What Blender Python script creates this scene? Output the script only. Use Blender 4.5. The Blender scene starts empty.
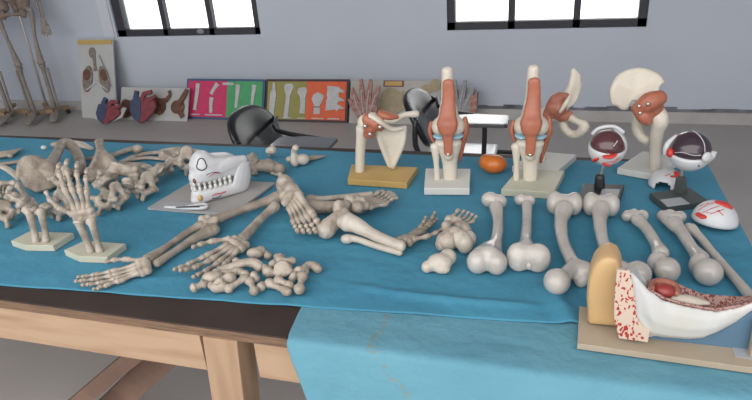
import bpy, bmesh, math, random
from mathutils import Vector as V, Matrix, Euler, noise
random.seed(7)
S = bpy.context.scene
COL = S.collection
PI = math.pi
R_ = math.radians
TZ = 0.755          # top of the cloth on the table

# ------------------------------------------------------------------ materials
def mat(name, c, rough=.5, c2=None, scale=8, lo=.35, hi=.7, bump=0, bscale=40, metal=0, spec=.5, coat=0, detail=4, stretch=None):
    m = bpy.data.materials.new(name); m.use_nodes = True
    nt = m.node_tree; N = nt.nodes; L = nt.links
    b = N['Principled BSDF']
    b.inputs['Base Color'].default_value = (*c, 1)
    b.inputs['Roughness'].default_value = rough
    b.inputs['Metallic'].default_value = metal
    b.inputs['Specular IOR Level'].default_value = spec
    b.inputs['Coat Weight'].default_value = coat
    b.inputs['Coat Roughness'].default_value = .15
    tc = N.new('ShaderNodeTexCoord')
    src = tc.outputs['Object']
    if stretch:
        mp = N.new('ShaderNodeMapping'); mp.inputs['Scale'].default_value = stretch
        L.new(src, mp.inputs['Vector']); src = mp.outputs['Vector']
    if c2 is not None:
        n = N.new('ShaderNodeTexNoise'); n.inputs['Scale'].default_value = scale; n.inputs['Detail'].default_value = detail
        L.new(src, n.inputs['Vector'])
        r = N.new('ShaderNodeValToRGB')
        r.color_ramp.elements[0].position = lo; r.color_ramp.elements[1].position = hi
        r.color_ramp.elements[0].color = (*c, 1); r.color_ramp.elements[1].color = (*c2, 1)
        L.new(n.outputs['Fac'], r.inputs['Fac']); L.new(r.outputs['Color'], b.inputs['Base Color'])
    if bump:
        n2 = N.new('ShaderNodeTexNoise'); n2.inputs['Scale'].default_value = bscale; n2.inputs['Detail'].default_value = 5
        L.new(src, n2.inputs['Vector'])
        bp = N.new('ShaderNodeBump'); bp.inputs['Strength'].default_value = bump; bp.inputs['Distance'].default_value = .01
        L.new(n2.outputs['Fac'], bp.inputs['Height']); L.new(bp.outputs['Normal'], b.inputs['Normal'])
    return m

def speck(name, base, dot, scale, thr, rough=.45):
    m = mat(name, base, rough); nt = m.node_tree; N = nt.nodes; L = nt.links
    tc = [n for n in N if n.type == 'TEX_COORD'][0]
    mp = N.new('ShaderNodeMapping'); mp.inputs['Scale'].default_value = (1, 1, .6); L.new(tc.outputs['Object'], mp.inputs['Vector'])
    ns = N.new('ShaderNodeTexNoise'); ns.inputs['Scale'].default_value = scale*.6; L.new(mp.outputs['Vector'], ns.inputs['Vector'])
    mx = N.new('ShaderNodeMix'); mx.data_type = 'VECTOR'; mx.inputs['Factor'].default_value = .012
    L.new(mp.outputs['Vector'], mx.inputs['A']); L.new(ns.outputs['Color'], mx.inputs['B'])
    vo = N.new('ShaderNodeTexVoronoi'); vo.inputs['Scale'].default_value = scale; L.new(mx.outputs['Result'], vo.inputs['Vector'])
    r = N.new('ShaderNodeValToRGB'); r.color_ramp.elements[0].position = thr; r.color_ramp.elements[1].position = thr+.03
    r.color_ramp.elements[0].color = (*dot, 1); r.color_ramp.elements[1].color = (*base, 1)
    L.new(vo.outputs['Distance'], r.inputs['Fac']); L.new(r.outputs['Color'], N['Principled BSDF'].inputs['Base Color'])
    return m

M = dict(
    wall=mat('wall_paint', (.53,.57,.645), .8, (.575,.61,.685), 1.3, .3, .7, .05, 90),
    plinth=mat('plinth_paint', (.52,.50,.48), .75, (.42,.40,.39), 5, .4, .8),
    dirt=mat('wall_dirt', (.10,.10,.11), .9, (.26,.27,.32), 6, .35, .65),
    reveal=mat('reveal_paint', (.62,.64,.70), .7),
    ceil=mat('ceiling_paint', (.6,.6,.6), .9),
    floor=mat('floor_cement', (.45,.42,.40), .5, (.39,.36,.34), 2.2, .3, .75, .06, 30),
    frame=mat('window_steel', (.035,.035,.045), .5),
    glass=None,
    cloth=mat('blue_sheet', (.056,.25,.365), .8, (.045,.215,.33), 5, .3, .7, .3, 40),
    cloth_lit=mat('lit_blue_sheet', (.125,.31,.39), .8, (.095,.265,.35), 4, .3, .7, .35, 45),  # front light on the hanging sheet painted in as a paler blue
    top=mat('brown_laminate', (.036,.024,.020), .6, (.055,.038,.032), 7, .3, .75, spec=.3),
    ply=mat('ply_edge', (.21,.125,.075), .7, (.09,.052,.033), 9, .4, .7, stretch=(2,2,60)),
    pine=mat('pine_wood', (.42,.285,.185), .6, (.31,.185,.11), 6, .45, .8, .05, 60, stretch=(.7,2,6)),
    pine2=mat('leg_wood', (.39,.26,.165), .6, (.28,.165,.10), 6, .45, .8, .05, 60, stretch=(6,6,.7)),
    beam=mat('dark_beam', (.20,.12,.085), .7, (.13,.075,.055), 9, .35, .7),
    bone=mat('bone_plastic', (.50,.465,.43), .24, (.41,.375,.34), 22, .4, .75, .06, 60, coat=.4),
    bone_s=mat('bone_cream', (.54,.485,.42), .36, (.43,.375,.31), 18, .4, .72, .2, 90),
    aged=mat('bone_aged', (.46,.40,.335), .45, (.27,.215,.165), 34, .40, .68, .35, 110),
    tan=mat('bone_tan', (.355,.30,.245), .5, (.22,.175,.135), 28, .40, .68, .35, 110),
    ivory=mat('model_ivory', (.64,.58,.49), .4, (.57,.51,.42), 10, .4, .7),
    white=mat('model_white', (.57,.57,.58), .35),
    tooth=mat('tooth_enamel', (.64,.63,.60), .25),
    basew=mat('base_white', (.58,.57,.53), .5),
    baseg=mat('base_greenish', (.50,.49,.39), .5, (.45,.44,.35), 8),
    basey=mat('base_yellow', (.50,.33,.11), .5, (.43,.28,.09), 9),
    grey=mat('base_grey', (.36,.345,.335), .5, (.32,.305,.295), 6),
    muscle=mat('muscle_red', (.42,.145,.085), .42, (.34,.105,.06), 26, .35, .7, .05, 60),
    muscle2=mat('muscle_dark', (.32,.10,.065), .45, (.45,.2,.13), 30, .4, .7, .08, 70),
    orange=mat('orange_gloss', (.60,.17,.03), .3, (.5,.12,.02), 9),
    blue_m=mat('meniscus_blue', (.30,.50,.62), .4),
    brass=mat('screw_metal', (.6,.58,.54), .3, metal=.9),
    black=mat('black_plastic', (.012,.012,.014), .28),
    tube=mat('black_tube', (.012,.012,.014), .35),
    tablet=mat('tablet_laminate', (.05,.05,.055), .2, coat=.6),
    glare=mat('laminate_glare', (.80,.80,.80), .25, coat=.5),  # window glare on a writing tablet and seat, painted as white
    maroon=mat('vitreous_maroon', (.085,.028,.032), .18, coat=.4),
    plum=mat('vitreous_plum', (.040,.022,.032), .18, coat=.4),
    red=mat('muscle_scarlet', (.55,.045,.035), .4),
    dgreen=mat('stand_green', (.055,.065,.06), .45),
    dark=mat('stand_black', (.02,.02,.022), .4),
    silver=mat('label_silver', (.36,.37,.39), .45),
    yellow=mat('skin_yellow', (.56,.37,.18), .35, (.50,.315,.145), 6),
    section=speck('spongy_section', (.57,.45,.36), (.36,.025,.018), 185, .35),
    spongy=speck('spongy_hollow', (.36,.23,.20), (.17,.035,.03), 230, .42),
    blood=mat('blood_red', (.27,.035,.03), .3),
    hwhite=mat('horn_white', (.53,.53,.52), .32, (.51,.485,.39), 9, .5, .8),
    painted=mat('painted_blue', (.085,.16,.235), .5),
    board=mat('board_wood', (.42,.345,.26), .55, (.36,.29,.21), 7),
    card=mat('white_card', (.53,.53,.52), .7, (.48,.48,.47), 6),
    tancard=mat('beige_card', (.52,.50,.46), .7, (.47,.44,.40), 8),
    pink=mat('pink_paper', (.66,.045,.15), .6, (.58,.04,.13), 20),
    green=mat('green_paper', (.085,.40,.16), .6, (.07,.35,.14), 20),
    olive=mat('olive_paper', (.34,.31,.09), .6, (.30,.27,.075), 20),
    coral=mat('coral_paper', (.78,.14,.055), .6, (.70,.12,.045), 20),
    teal=mat('teal_frame', (.05,.10,.20), .5),
    dframe=mat('dark_frame', (.045,.022,.03), .5),
    paper=mat('white_paper', (.58,.58,.58), .7, (.45,.45,.46), 60, .45, .7),
    tape=mat('yellow_tape', (.55,.38,.12), .5),
    navy=mat('heart_blue', (.045,.07,.155), .55, (.05,.05,.085), 30),
    crimson=mat('heart_red', (.27,.045,.055), .55, (.15,.035,.05), 30),
    brown=mat('organ_brown', (.12,.05,.03), .55, (.19,.09,.05), 25),
    lung=mat('lung_tissue', (.22,.15,.11), .6, (.25,.27,.28), 40, .4, .65),
    sand=mat('sand_tissue', (.44,.37,.24), .65, (.37,.30,.18), 25),
    handred=mat('hand_red', (.36,.13,.11), .55, (.45,.30,.26), 40, .4, .65),
    steel=mat('grey_foil', (.33,.34,.36), .4, (.22,.22,.23), 30),
    skel=mat('skeleton_brown', (.26,.20,.165), .6, (.17,.12,.09), 20),
    skel2=mat('skeleton_pale', (.30,.265,.235), .6, (.22,.19,.165), 20),
    stand=mat('stand_wood', (.33,.22,.11), .5),
)
def glass():
    m = bpy.data.materials.new('window_glass'); m.use_nodes = True
    N = m.node_tree.nodes; L = m.node_tree.links
    N.remove(N['Principled BSDF'])
    t = N.new('ShaderNodeBsdfTransparent'); t.inputs['Color'].default_value = (.97,.98,.98,1)
    g = N.new('ShaderNodeBsdfGlossy'); g.inputs['Roughness'].default_value = .02
    fr = N.new('ShaderNodeFresnel'); fr.inputs['IOR'].default_value = 1.45
    mx = N.new('ShaderNodeMixShader')
    L.new(fr.outputs[0], mx.inputs[0]); L.new(t.outputs[0], mx.inputs[1]); L.new(g.outputs[0], mx.inputs[2])
    L.new(mx.outputs[0], N['Material Output'].inputs['Surface'])
    return m
M['glass'] = glass()

# ------------------------------------------------------------------ object helpers
def tag(o, label=None, cat=None, group=None, kind=None):
    if label: o['label'] = label
    if cat: o['category'] = cat
    if group: o['group'] = group
    if kind: o['kind'] = kind
    return o
def thing(name, loc, label, cat, group=None):
    o = bpy.data.objects.new(name, None); COL.objects.link(o)
    o.location = loc; o.empty_display_size = .05
    return tag(o, label, cat, group)
def wloc(o):
    p = V(o.location)
    while o.parent: o = o.parent; p = p + V(o.location)
    return p
def link_mesh(name, me, m, parent=None, smooth=True):
    """mesh is in world coordinates: the origin goes to its middle"""
    if len(me.vertices) == 0: raise Exception('empty '+name)
    c = sum((v.co for v in me.vertices), V())/len(me.vertices)
    c.z = min(v.co.z for v in me.vertices) if not parent else c.z
    me.transform(Matrix.Translation(-c))
    me.materials.clear(); me.materials.append(m)
    if smooth:
        for p in me.polygons: p.use_smooth = True
    o = bpy.data.objects.new(name, me); COL.objects.link(o)
    if parent: o.parent = parent; o.location = c - wloc(parent)
    else: o.location = c
    return o

class B:
    """collects closed shapes, then becomes one mesh object"""
    def __init__(s): s.bm = bmesh.new()
    def tube(s, pts, rad, seg=10, sub=3, flat=None, fdir=None):
        # smooth tube through pts, radius per point; flat = (width factor, thickness factor), fdir = thickness direction
        P = [V(p) for p in pts]
        if not hasattr(rad, '__len__'): rad = [rad]*len(P)
        Q, Rr = [], []
        n = len(P)
        for i in range(n-1):
            p0 = P[max(i-1,0)]; p1 = P[i]; p2 = P[i+1]; p3 = P[min(i+2,n-1)]
            for k in range(sub):
                t = k/sub
                q = .5*((2*p1)+(p2-p0)*t+(2*p0-5*p1+4*p2-p3)*t*t+(-p0+3*p1-3*p2+p3)*t**3)
                Q.append(q); w = t*t*(3-2*t); Rr.append(rad[i]*(1-w)+rad[i+1]*w)
        Q.append(P[-1]); Rr.append(rad[-1])
        # rounded ends
        d0 = (Q[0]-Q[1]).normalized(); d1 = (Q[-1]-Q[-2]).normalized()
        Q = [Q[0]+d0*Rr[0]*.55, Q[0]+d0*Rr[0]*.32]+Q+[Q[-1]+d1*Rr[-1]*.32, Q[-1]+d1*Rr[-1]*.55]
        Rr = [Rr[0]*.35, Rr[0]*.8]+Rr+[Rr[-1]*.8, Rr[-1]*.35]
        f = V(fdir).normalized() if fdir is not None else None
        up = None; rings = []
        for i, q in enumerate(Q):
            t = (Q[min(i+1,len(Q)-1)]-Q[max(i-1,0)])
            t = t.normalized() if t.length > 1e-9 else V((1,0,0))
            if f is not None: a = f
            elif up is None: a = V((0,0,1)) if abs(t.z) < .9 else V((1,0,0))
            else: a = up
            a = (a-t*a.dot(t)); a = a.normalized() if a.length > 1e-6 else t.orthogonal().normalized()
            up = a; b = t.cross(a)
            fw, ft = flat if flat else (1,1)
            rings.append([s.bm.verts.new(q+(b*math.cos(x)*fw+a*math.sin(x)*ft)*Rr[i]) for x in [2*PI*k/seg for k in range(seg)]])
        for r0, r1 in zip(rings, rings[1:]):
            for k in range(seg): s.bm.faces.new((r0[k], r0[(k+1)%seg], r1[(k+1)%seg], r1[k]))
        s.bm.faces.new(rings[0][::-1]); s.bm.faces.new(rings[-1])
        return s
    def ell(s, c, r, rot=(0,0,0), u=14, v=9):
        if not hasattr(r, '__len__'): r = (r,r,r)
        mtx = Matrix.Translation(V(c)) @ Euler(rot).to_matrix().to_4x4() @ Matrix.Diagonal((*r,1))
        bmesh.ops.create_uvsphere(s.bm, u_segments=u, v_segments=v, radius=1, matrix=mtx); return s
    def box(s, c, size, rz=0, rot=None, bev=0):
        mtx = Matrix.Translation(V(c)) @ (Euler(rot) if rot else Euler((0,0,rz))).to_matrix().to_4x4() @ Matrix.Diagonal((*size,1))
        g = bmesh.ops.create_cube(s.bm, size=1, matrix=mtx)
        if bev:
            es = list({e for v in g['verts'] for e in v.link_edges})
            bmesh.ops.bevel(s.bm, geom=es, offset=bev, segments=2, affect='EDGES', profile=.6)
        return s
    def prism(s, out, vec, bev=0):
        # closed 3D outline swept along vec
        vec = V(vec)
        a = [s.bm.verts.new(V(p)) for p in out]; b = [s.bm.verts.new(V(p)+vec) for p in out]
        n = len(a)
        fs = [s.bm.faces.new(a[::-1]), s.bm.faces.new(b)]
        for i in range(n): fs.append(s.bm.faces.new((a[i], a[(i+1)%n], b[(i+1)%n], b[i])))
        bmesh.ops.recalc_face_normals(s.bm, faces=fs)
        if bev:
            es = list(set(fs[0].edges)|set(fs[1].edges))
            bmesh.ops.bevel(s.bm, geom=es, offset=bev, segments=2, affect='EDGES', profile=.6)
        return s
    def lathe(s, c, prof, axis=(0,0,1), seg=20):
        c = V(c); ax = V(axis).normalized(); a = ax.orthogonal().normalized(); b = ax.cross(a)
        rings = [[s.bm.verts.new(c+ax*z+(a*math.cos(2*PI*k/seg)+b*math.sin(2*PI*k/seg))*max(r,1e-4)) for k in range(seg)] for r, z in prof]
        for r0, r1 in zip(rings, rings[1:]):
            for k in range(seg): s.bm.faces.new((r0[k], r0[(k+1)%seg], r1[(k+1)%seg], r1[k]))
        s.bm.faces.new(rings[0][::-1]); s.bm.faces.new(rings[-1]); return s
    def mesh(s):
        bmesh.ops.recalc_face_normals(s.bm, faces=s.bm.faces[:])
        me = bpy.data.meshes.new('m'); s.bm.to_mesh(me); s.bm.free(); return me
    def build(s, name, m, parent=None, smooth=True, vox=0, it=3, fac=.5):
        me = s.mesh()
        if vox:
            o = bpy.data.objects.new('tmp', me); COL.objects.link(o)
            md = o.modifiers.new('r', 'REMESH'); md.mode = 'VOXEL'; md.voxel_size = vox
            if it:
                sm = o.modifiers.new('s', 'SMOOTH'); sm.factor = fac; sm.iterations = it
            dg = bpy.context.evaluated_depsgraph_get()
            me2 = bpy.data.meshes.new_from_object(o.evaluated_get(dg))
            bpy.data.objects.remove(o); me = me2
        me.name = name
        return link_mesh(name, me, m, parent, smooth)

SETTLE = []
def solo(o, label, cat, group=None):
    SETTLE.append(o); return tag(o, label, cat, group)
def surf(o, pts, out, lift=.0006):
    """lay points onto the surface of part o, looking from its outward side"""
    from mathutils.bvhtree import BVHTree
    me = o.data; w0 = wloc(o); out = V(out).normalized()
    t = BVHTree.FromPolygons([v.co+w0 for v in me.vertices], [tuple(p.vertices) for p in me.polygons])
    r = []
    for p in pts:
        h = t.ray_cast(V(p)+out*.12, -out)
        r.append((h[0]+out*lift) if h[0] is not None else V(p))
    return r
def low(o): return min((v.co.z for v in o.data.vertices))
def settle(root):
    """lift the parts of a lying thing that would sink into the cloth"""
    for c in root.children:
        d = TZ+.0006-(low(c)+c.location.z+root.location.z)
        if d > 0: c.location.z += d
def copy_tree(o, loc=None, rz=0, parent=None):
    c = o.copy(); COL.objects.link(c)
    if parent: c.parent = parent
    if loc is not None: c.location = loc; c.rotation_euler = (0,0,rz)
    for ch in list(o.children): copy_tree(ch, parent=c)
    return c

def knuckle(p, q, r, knob=1.0):
    """a small long bone from p to q, waisted, with knobbed ends"""
    p = V(p); q = V(q)
    ts = [0,.1,.22,.45,.68,.86,1]; rr = [.95,1.15,.82,.62,.68,1.0*knob,.85]
    return B().tube([p.lerp(q, t) for t in ts], [r*x for x in rr], seg=8, sub=1)

def xf(loc, yaw=0, pitch=0, roll=0, sc=1, mirror=False):
    m = Matrix.Translation(V(loc)) @ Euler((0,0,yaw)).to_matrix().to_4x4() @ Euler((0,-pitch,0)).to_matrix().to_4x4() @ Euler((roll,0,0)).to_matrix().to_4x4()
    m = m @ Matrix.Diagonal((sc, -sc if mirror else sc, sc, 1))
    return m

def hand_parts(root, mx, m, curl=(.25,.25,.25,.25), tc=.2, spread=1., seed=0, thumb=.62, fat=1.0):
    """finger bones along +x, thumb towards +y, back of the hand +z"""
    rnd = random.Random(seed)
    b = B()
    for i in range(4):
        for j in range(2):
            b.ell(mx @ V((.006+.014*j, -.018+.012*i, rnd.uniform(-.002,.004))), [rnd.uniform(.0075,.0095)*fat*mx.median_scale for _ in range(3)], u=8, v=6)
    b.build('carpal_bones', m, root, vox=.0028*max(mx.median_scale,.8), it=2)
    sc = mx.median_scale*fat
    y0 = [.016,.005,-.006,-.016]; y1 = [.029,.009,-.012,-.031]; x1 = [.095,.094,.087,.079]
    ln = [[.040,.025,.018],[.044,.028,.019],[.040,.026,.018],[.032,.020,.016]]
    for d in range(4):
        p = V((.028, y0[d], 0)); q = V((x1[d], y1[d]*spread, .004))
        knuckle(mx@p, mx@q, .0056*sc).build('metacarpal', m, root)
        dr = (q-p).normalized(); ang = 0
        c = curl[d]
        for k in range(3):
            ang += c[k] if hasattr(c, '__len__') else c*(1, 1.3, .8)[k]
            dd = V((dr.x*math.cos(ang), dr.y*math.cos(ang)*.8, -math.sin(ang)))
            a = q; q = a + dd*ln[d][k]
            knuckle(mx@(a+dd*.002), mx@(q-dd*.001), (.0050,.0044,.0038)[k]*sc).build('phalanx', m, root)
    p = V((.016,.024,-.002)); ang = thumb; pitch = 0
    for k, l in enumerate((.042,.030,.022)):
        dd = V((math.cos(ang), math.sin(ang), -math.sin(pitch))); dd.normalize()
        q = p+dd*l
        knuckle(mx@p, mx@q, (.0058,.0052,.0044)[k]*sc).build('metacarpal' if k == 0 else 'phalanx', m, root)
        p = q; ang -= .28; pitch += tc

def foot_parts(root, mx, m, seed=0, toes=.25, wy=1., wx=1.):
    """heel at the origin, toes along +x, sole down, big toe towards +y"""
    sc = mx.median_scale; mx = mx @ Matrix.Diagonal((wx,wy,1,1))
    B().tube([mx@V(p) for p in ((.008,0,.022),(.03,-.002,.026),(.06,-.006,.034))], [.019*sc,.018*sc,.016*sc]).ell(mx@V((.004,0,.018)), .02*sc).build('heel_bone', m, root, vox=.004, it=3)
    B().ell(mx@V((.056,.004,.050)), .0135*sc).tube([mx@V((.050,.002,.042)), mx@V((.085,.010,.042))], [.0145*sc,.012*sc]).build('ankle_bone', m, root, vox=.0035, it=3)
    b = B(); rnd = random.Random(seed)
    for x, y, z, r in ((.09,-.016,.036,.013),(.10,.012,.044,.014),(.112,.020,.04,.010),(.114,.004,.044,.010),(.112,-.010,.040,.010),(.108,-.022,.032,.010)):
        b.ell(mx@V((x,y,z)), r*sc*rnd.uniform(.9,1.1), u=10, v=7)
    b.build('tarsal_bones', m, root, vox=.0032, it=2)
    yb = [.022,.010,-.001,-.012,-.022]; yh = [.030,.013,-.002,-.017,-.031]; xh = [.178,.184,.180,.173,.165]
    for d in range(5):
        p = V((.118, yb[d], .040-.004*d)); q = V((xh[d], yh[d], .014))
        knuckle(mx@p, mx@q, (.0085,.0060,.0058,.0058,.0060)[d]*sc).build('metatarsal', m, root)
        l = (.028,.024,.022,.020,.018)[d]
        a = q + V((.003,0,.002)); z = .012
        for k in range(2 if d == 0 else 3):
            q2 = a + V((l*math.cos(toes*k), 0, -l*.25 if k else l*.12))
            q2.z = max(q2.z, .006)
            knuckle(mx@a, mx@q2, (.0065 if d == 0 else .0046)*sc).build('toe_bone', m, root)
            a = q2; l *= .62

def vertebra_mesh(rb=.021, h=.024, sp=.045, tr=.040):
    b = B()
    b.lathe((0,0,0), [(rb*.96,-h/2),(rb*1.04,-h*.42),(rb*.86,-h*.1),(rb*.86,h*.1),(rb*1.04,h*.42),(rb*.96,h/2)], seg=18)
    pts = [(-.012,-.012,.004),(-.016,-.030,.004),(0,-.042,.002),(.016,-.030,.004),(.012,-.012,.004)]
    b.tube(pts, .0095, seg=8)
    b.tube([(0,-.038,.002),(0,-.042-sp*.2,-.004),(0,-.042-sp*.45,-.010)], [.008,.0075,.009], seg=8, flat=(.8,1.3))
    for s in (-1,1):
        b.tube([(s*.013,-.026,.004),(s*.024,-.028,.006),(s*tr*.8,-.032,.008)], [.009,.0075,.0085], seg=8)
        b.tube([(s*.014,-.030,-.012),(s*.015,-.032,.018)], [.009,.008], seg=8)
    o = b.build('tmpv', M['aged'], None, vox=.0032, it=2)
    me = o.data; bpy.data.objects.remove(o)
    return me
def place_mesh(name, me, m, c, rot, sc=1, label=None, cat='bone', group=None, parent=None):
    """a copy of a small bone resting on the cloth at c (its lowest point touches c.z)"""
    mm = me.copy(); mm.transform(Euler(rot).to_matrix().to_4x4() @ Matrix.Scale(sc,4))
    z = min(v.co.z for v in mm.vertices)
    mm.transform(Matrix.Translation(V(c)-V((0,0,z))))
    o = link_mesh(name, mm, m, parent)
    return tag(o, label, cat, group)
# ------------------------------------------------------------------ the room
YW = 4.37
def struct(o): o['kind'] = 'structure'; return o
XL, XR, YF, ZC = -5.35, 2.6, -2.6, 2.95
struct(B().box(((XL+XR)/2, (YW+.2+YF)/2, -.05), (XR-XL+.4, YW+.2-YF, .1)).build('floor', M['floor'], smooth=False))
YC = -.3      # unseen ceiling ends here, shaped to let sky light in behind the camera
struct(B().box(((XL+XR)/2, (YW+.2+YC)/2, ZC+.05), (XR-XL+.4, YW+.2-YC, .1)).build('ceiling', M['ceil'], smooth=False))
W1 = (-3.59, -2.25, .645, 1.95); W2 = (-.775, .545, .648, 1.95)
b = B()
xs = [XL-.2, W1[0], W1[1], W2[0], W2[1], XR+.2]
for i in range(5):
    x0, x1 = xs[i], xs[i+1]
    if i in (1, 3):
        w = W1 if i == 1 else W2
        b.box(((x0+x1)/2, YW+.1, w[2]/2), (x1-x0, .2, w[2])); b.box(((x0+x1)/2, YW+.1, (w[3]+ZC)/2), (x1-x0, .2, ZC-w[3]))
    else: b.box(((x0+x1)/2, YW+.1, ZC/2), (x1-x0, .2, ZC))
struct(b.build('wall_back', M['wall'], smooth=False))
struct(B().box((XL-.1, (YW+YF)/2, ZC/2), (.2, YW-YF, ZC)).build('wall_left', M['wall'], smooth=False))
struct(B().box(((XL+XR)/2, YF-.1, .45), (XR-XL+.4, .2, .9)).build('light_parapet', M['wall'], smooth=False))  # unseen low wall, added to hold back light on the hanging sheet
struct(B().box((XR+.1, (YW+YF)/2, ZC/2), (.2, YW-YF, ZC)).build('wall_right', M['wall'], smooth=False))
struct(B().box(((XL+XR)/2, YW-.012, .04), (XR-XL, .024, .08)).build('baseboard_back', M['plinth'], smooth=False))
# crumbled dirty seam just above the plinth
b = B(); rnd = random.Random(3); x = -1.2
while x < XR-.05:
    l = rnd.uniform(.05,.16); h = rnd.uniform(.012,.03)
    b.box((x+l/2, YW-.003, .082+h/2), (l*1.02, .007, h)); x += l
struct(b.build('trim_1', M['dirt'], smooth=False))
for n, w, mul in ((1, W1, (-3.121, -2.69)), (2, W2, (-.327, .105))):
    b = B(); t = .055; zc = (w[2]+w[3])/2; xc = (w[0]+w[1])/2
    lt = .08 if n == 1 else t
    b.box((w[0]+lt/2, YW+.05, zc), (lt, .06, w[3]-w[2])).box((w[1]-t/2, YW+.05, zc), (t, .06, w[3]-w[2]))
    b.box((xc, YW+.05, w[2]+.026), (w[1]-w[0], .06, .052)).box((xc, YW+.05, w[3]-t/2), (w[1]-w[0], .06, t))
    for x in mul: b.box((x, YW+.045, zc), (.045, .05, w[3]-w[2]))
    f = struct(b.build(f'window_{n}', M['frame'], smooth=False))
    B().box((xc, YW+.055, zc), (w[1]-w[0]-.04, .006, w[3]-w[2]-.04)).build('window_pane', M['glass'], f, smooth=False)
    if n == 1:
        B().ell((-2.79, YW+.012, .675), (.035,.012,.02)).build('window_latch', M['steel'], f)
# pale plaster border left of the first window
struct(B().box((-3.66, YW-.006, 1.33), (.10, .012, 1.37)).build('trim_2', M['reveal'], smooth=False))

# ------------------------------------------------------------------ table
tb = thing('table', (-1.2,1.2,0), 'long wooden work table with brown top, mostly covered by blue sheets', 'table')
TX0, TX1, TY0, TY1 = -3.1, .392, .762, 1.69
TT = .749
B().box(((TX0+TX1)/2, (TY0+TY1)/2, TT-.002), (TX1-TX0, TY1-TY0, .004)).build('tabletop', M['top'], tb, smooth=False)
B().box(((TX0+TX1)/2, (TY0+TY1)/2, TT-.014), (TX1-TX0-.002, TY1-TY0-.002, .020)).build('tabletop_edge', M['ply'], tb, smooth=False)
zb = TT-.024
for y in (TY0+.016, TY1-.03):
    B().box(((TX0-.594)/2, y, zb-.042), (-.594-TX0-.03,       .024, .084)).build('apron', M['pine'], tb, smooth=False)
    B().box(((TX1-.512)/2, y, zb-.042), (TX1+.512-.03, .024, .078)).build('apron', M['pine'], tb, smooth=False)
for x in (TX1-.02, TX0+.02):
    B().box((x, (TY0+TY1)/2, zb-.039), (.024, TY1-TY0-.08, .078)).build('apron', M['pine'], tb, smooth=False)
for x in (-.563, TX1-.08, TX0+.06, -1.9):
    for y in (TY0+.029, TY1-.06):
        k_ = -.055 if x < 0 else .0
        B().prism([(x-.0355,y-.031,zb),(x+.0355,y-.031,zb),(x+.0355+k_,y-.031,0),(x-.0355+k_,y-.031,0)], (0,.062,0), .002).build('leg', M['pine2'], tb, smooth=False)
# low cross timbers under the table
for (p, q, hw) in (((-1.2449,1,0.2211),(-1.0366,1,0.3965),.021), ((-1.1785,1.06,0.1784),(-1.0033,1.06,0.3421),.036)):
    d = V(q)-V(p); d.normalize(); s_ = V((0,.025,0)); u_ = s_.cross(d).normalized()*hw
    q = V(p)+d*((zb-.01-p[2])/d.z); p = V(p)-d*((p[2]-.03)/d.z)
    out = [p+s_+u_, p-s_+u_, p-s_-u_, p+s_-u_]
    B().prism(out, (V(q)-p)).build('brace', M['beam'], tb, smooth=False)

# ------------------------------------------------------------------ sheets
def wr(x, y):
    n = noise.noise(V((x*3.1, y*5.5, 1.3)))*.5+noise.noise(V((x*1.3+y*2.2, y*7-x*3, 4.)))*.5+noise.noise(V((x*9, y*13, 7.)))*.18
    return n
def cr(x, y):
    r = 0
    for k, (f, a) in enumerate(((2.6,.62),(5.5,.5),(11,.28))):
        w_ = .25*noise.noise(V((x*4, y*4, 9.+k)))
        n = noise.noise(V((x*f*.7+y*f*.5+w_, y*f*1.7-x*f*.3+w_, 3.7*k+.4)))
        r += a*max(0, 1-abs(n)*2.6)**1.5
    return min(1, r+.10*noise.noise(V((x*14, y*20, 2.))))
def sheet(name, fn, nu, nv, th, m):
    """grid surface fn(u,v) given thickness"""
    bm = bmesh.new()
    top = [[bm.verts.new(fn(i/nu, j/nv)) for j in range(nv+1)] for i in range(nu+1)]
    for i in range(nu):
        for j in range(nv): bm.faces.new((top[i][j], top[i+1][j], top[i+1][j+1], top[i][j+1]))
    me = bpy.data.meshes.new(name); bmesh.ops.recalc_face_normals(bm, faces=bm.faces[:])
    bm.to_mesh(me); bm.free()
    o = link_mesh(name, me, m)
    md = o.modifiers.new('t', 'SOLIDIFY'); md.thickness = th; md.offset = -1
    return o
def fA(u, v):
    # v: front edge -> back edge; u: left -> right with the hang over the right end
    s = u*3.66
    x = TX0+.02+s; hang = max(0, x-(TX1+.004))
    yfr = .803+max(0, (x+1.1))*.072 if x < -.4 else .853+(x+.4)*.075
    ybk = 1.655+.012*noise.noise(V((x*1.7,0,0)))
    y = yfr+(ybk-yfr)*v
    z = TZ-.0036+.0034*cr(x,y)
    z += .012*math.exp(-((x-.035+.35*(y-.93))/.016)**2)*max(0, 1-abs(y-.93)/.10)+.007*math.exp(-((y-.93-.02*math.sin(x*7)+.05*x)/.010)**2)*max(0, min(1, (x+.42)*5))*max(0, min(1, (.03-x)*8))     # a soft fold near the front
    if hang:
        x = TX1+.006+.03*min(1,hang*4); z -= max(0, hang-.01)
    return V((x, y, z))
oA = sheet('blue_sheet', fA, 480, 150, .0022, M['cloth'])
solo(oA, 'large wrinkled blue sheet spread under the bones over most of the table', 'sheet')
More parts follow.
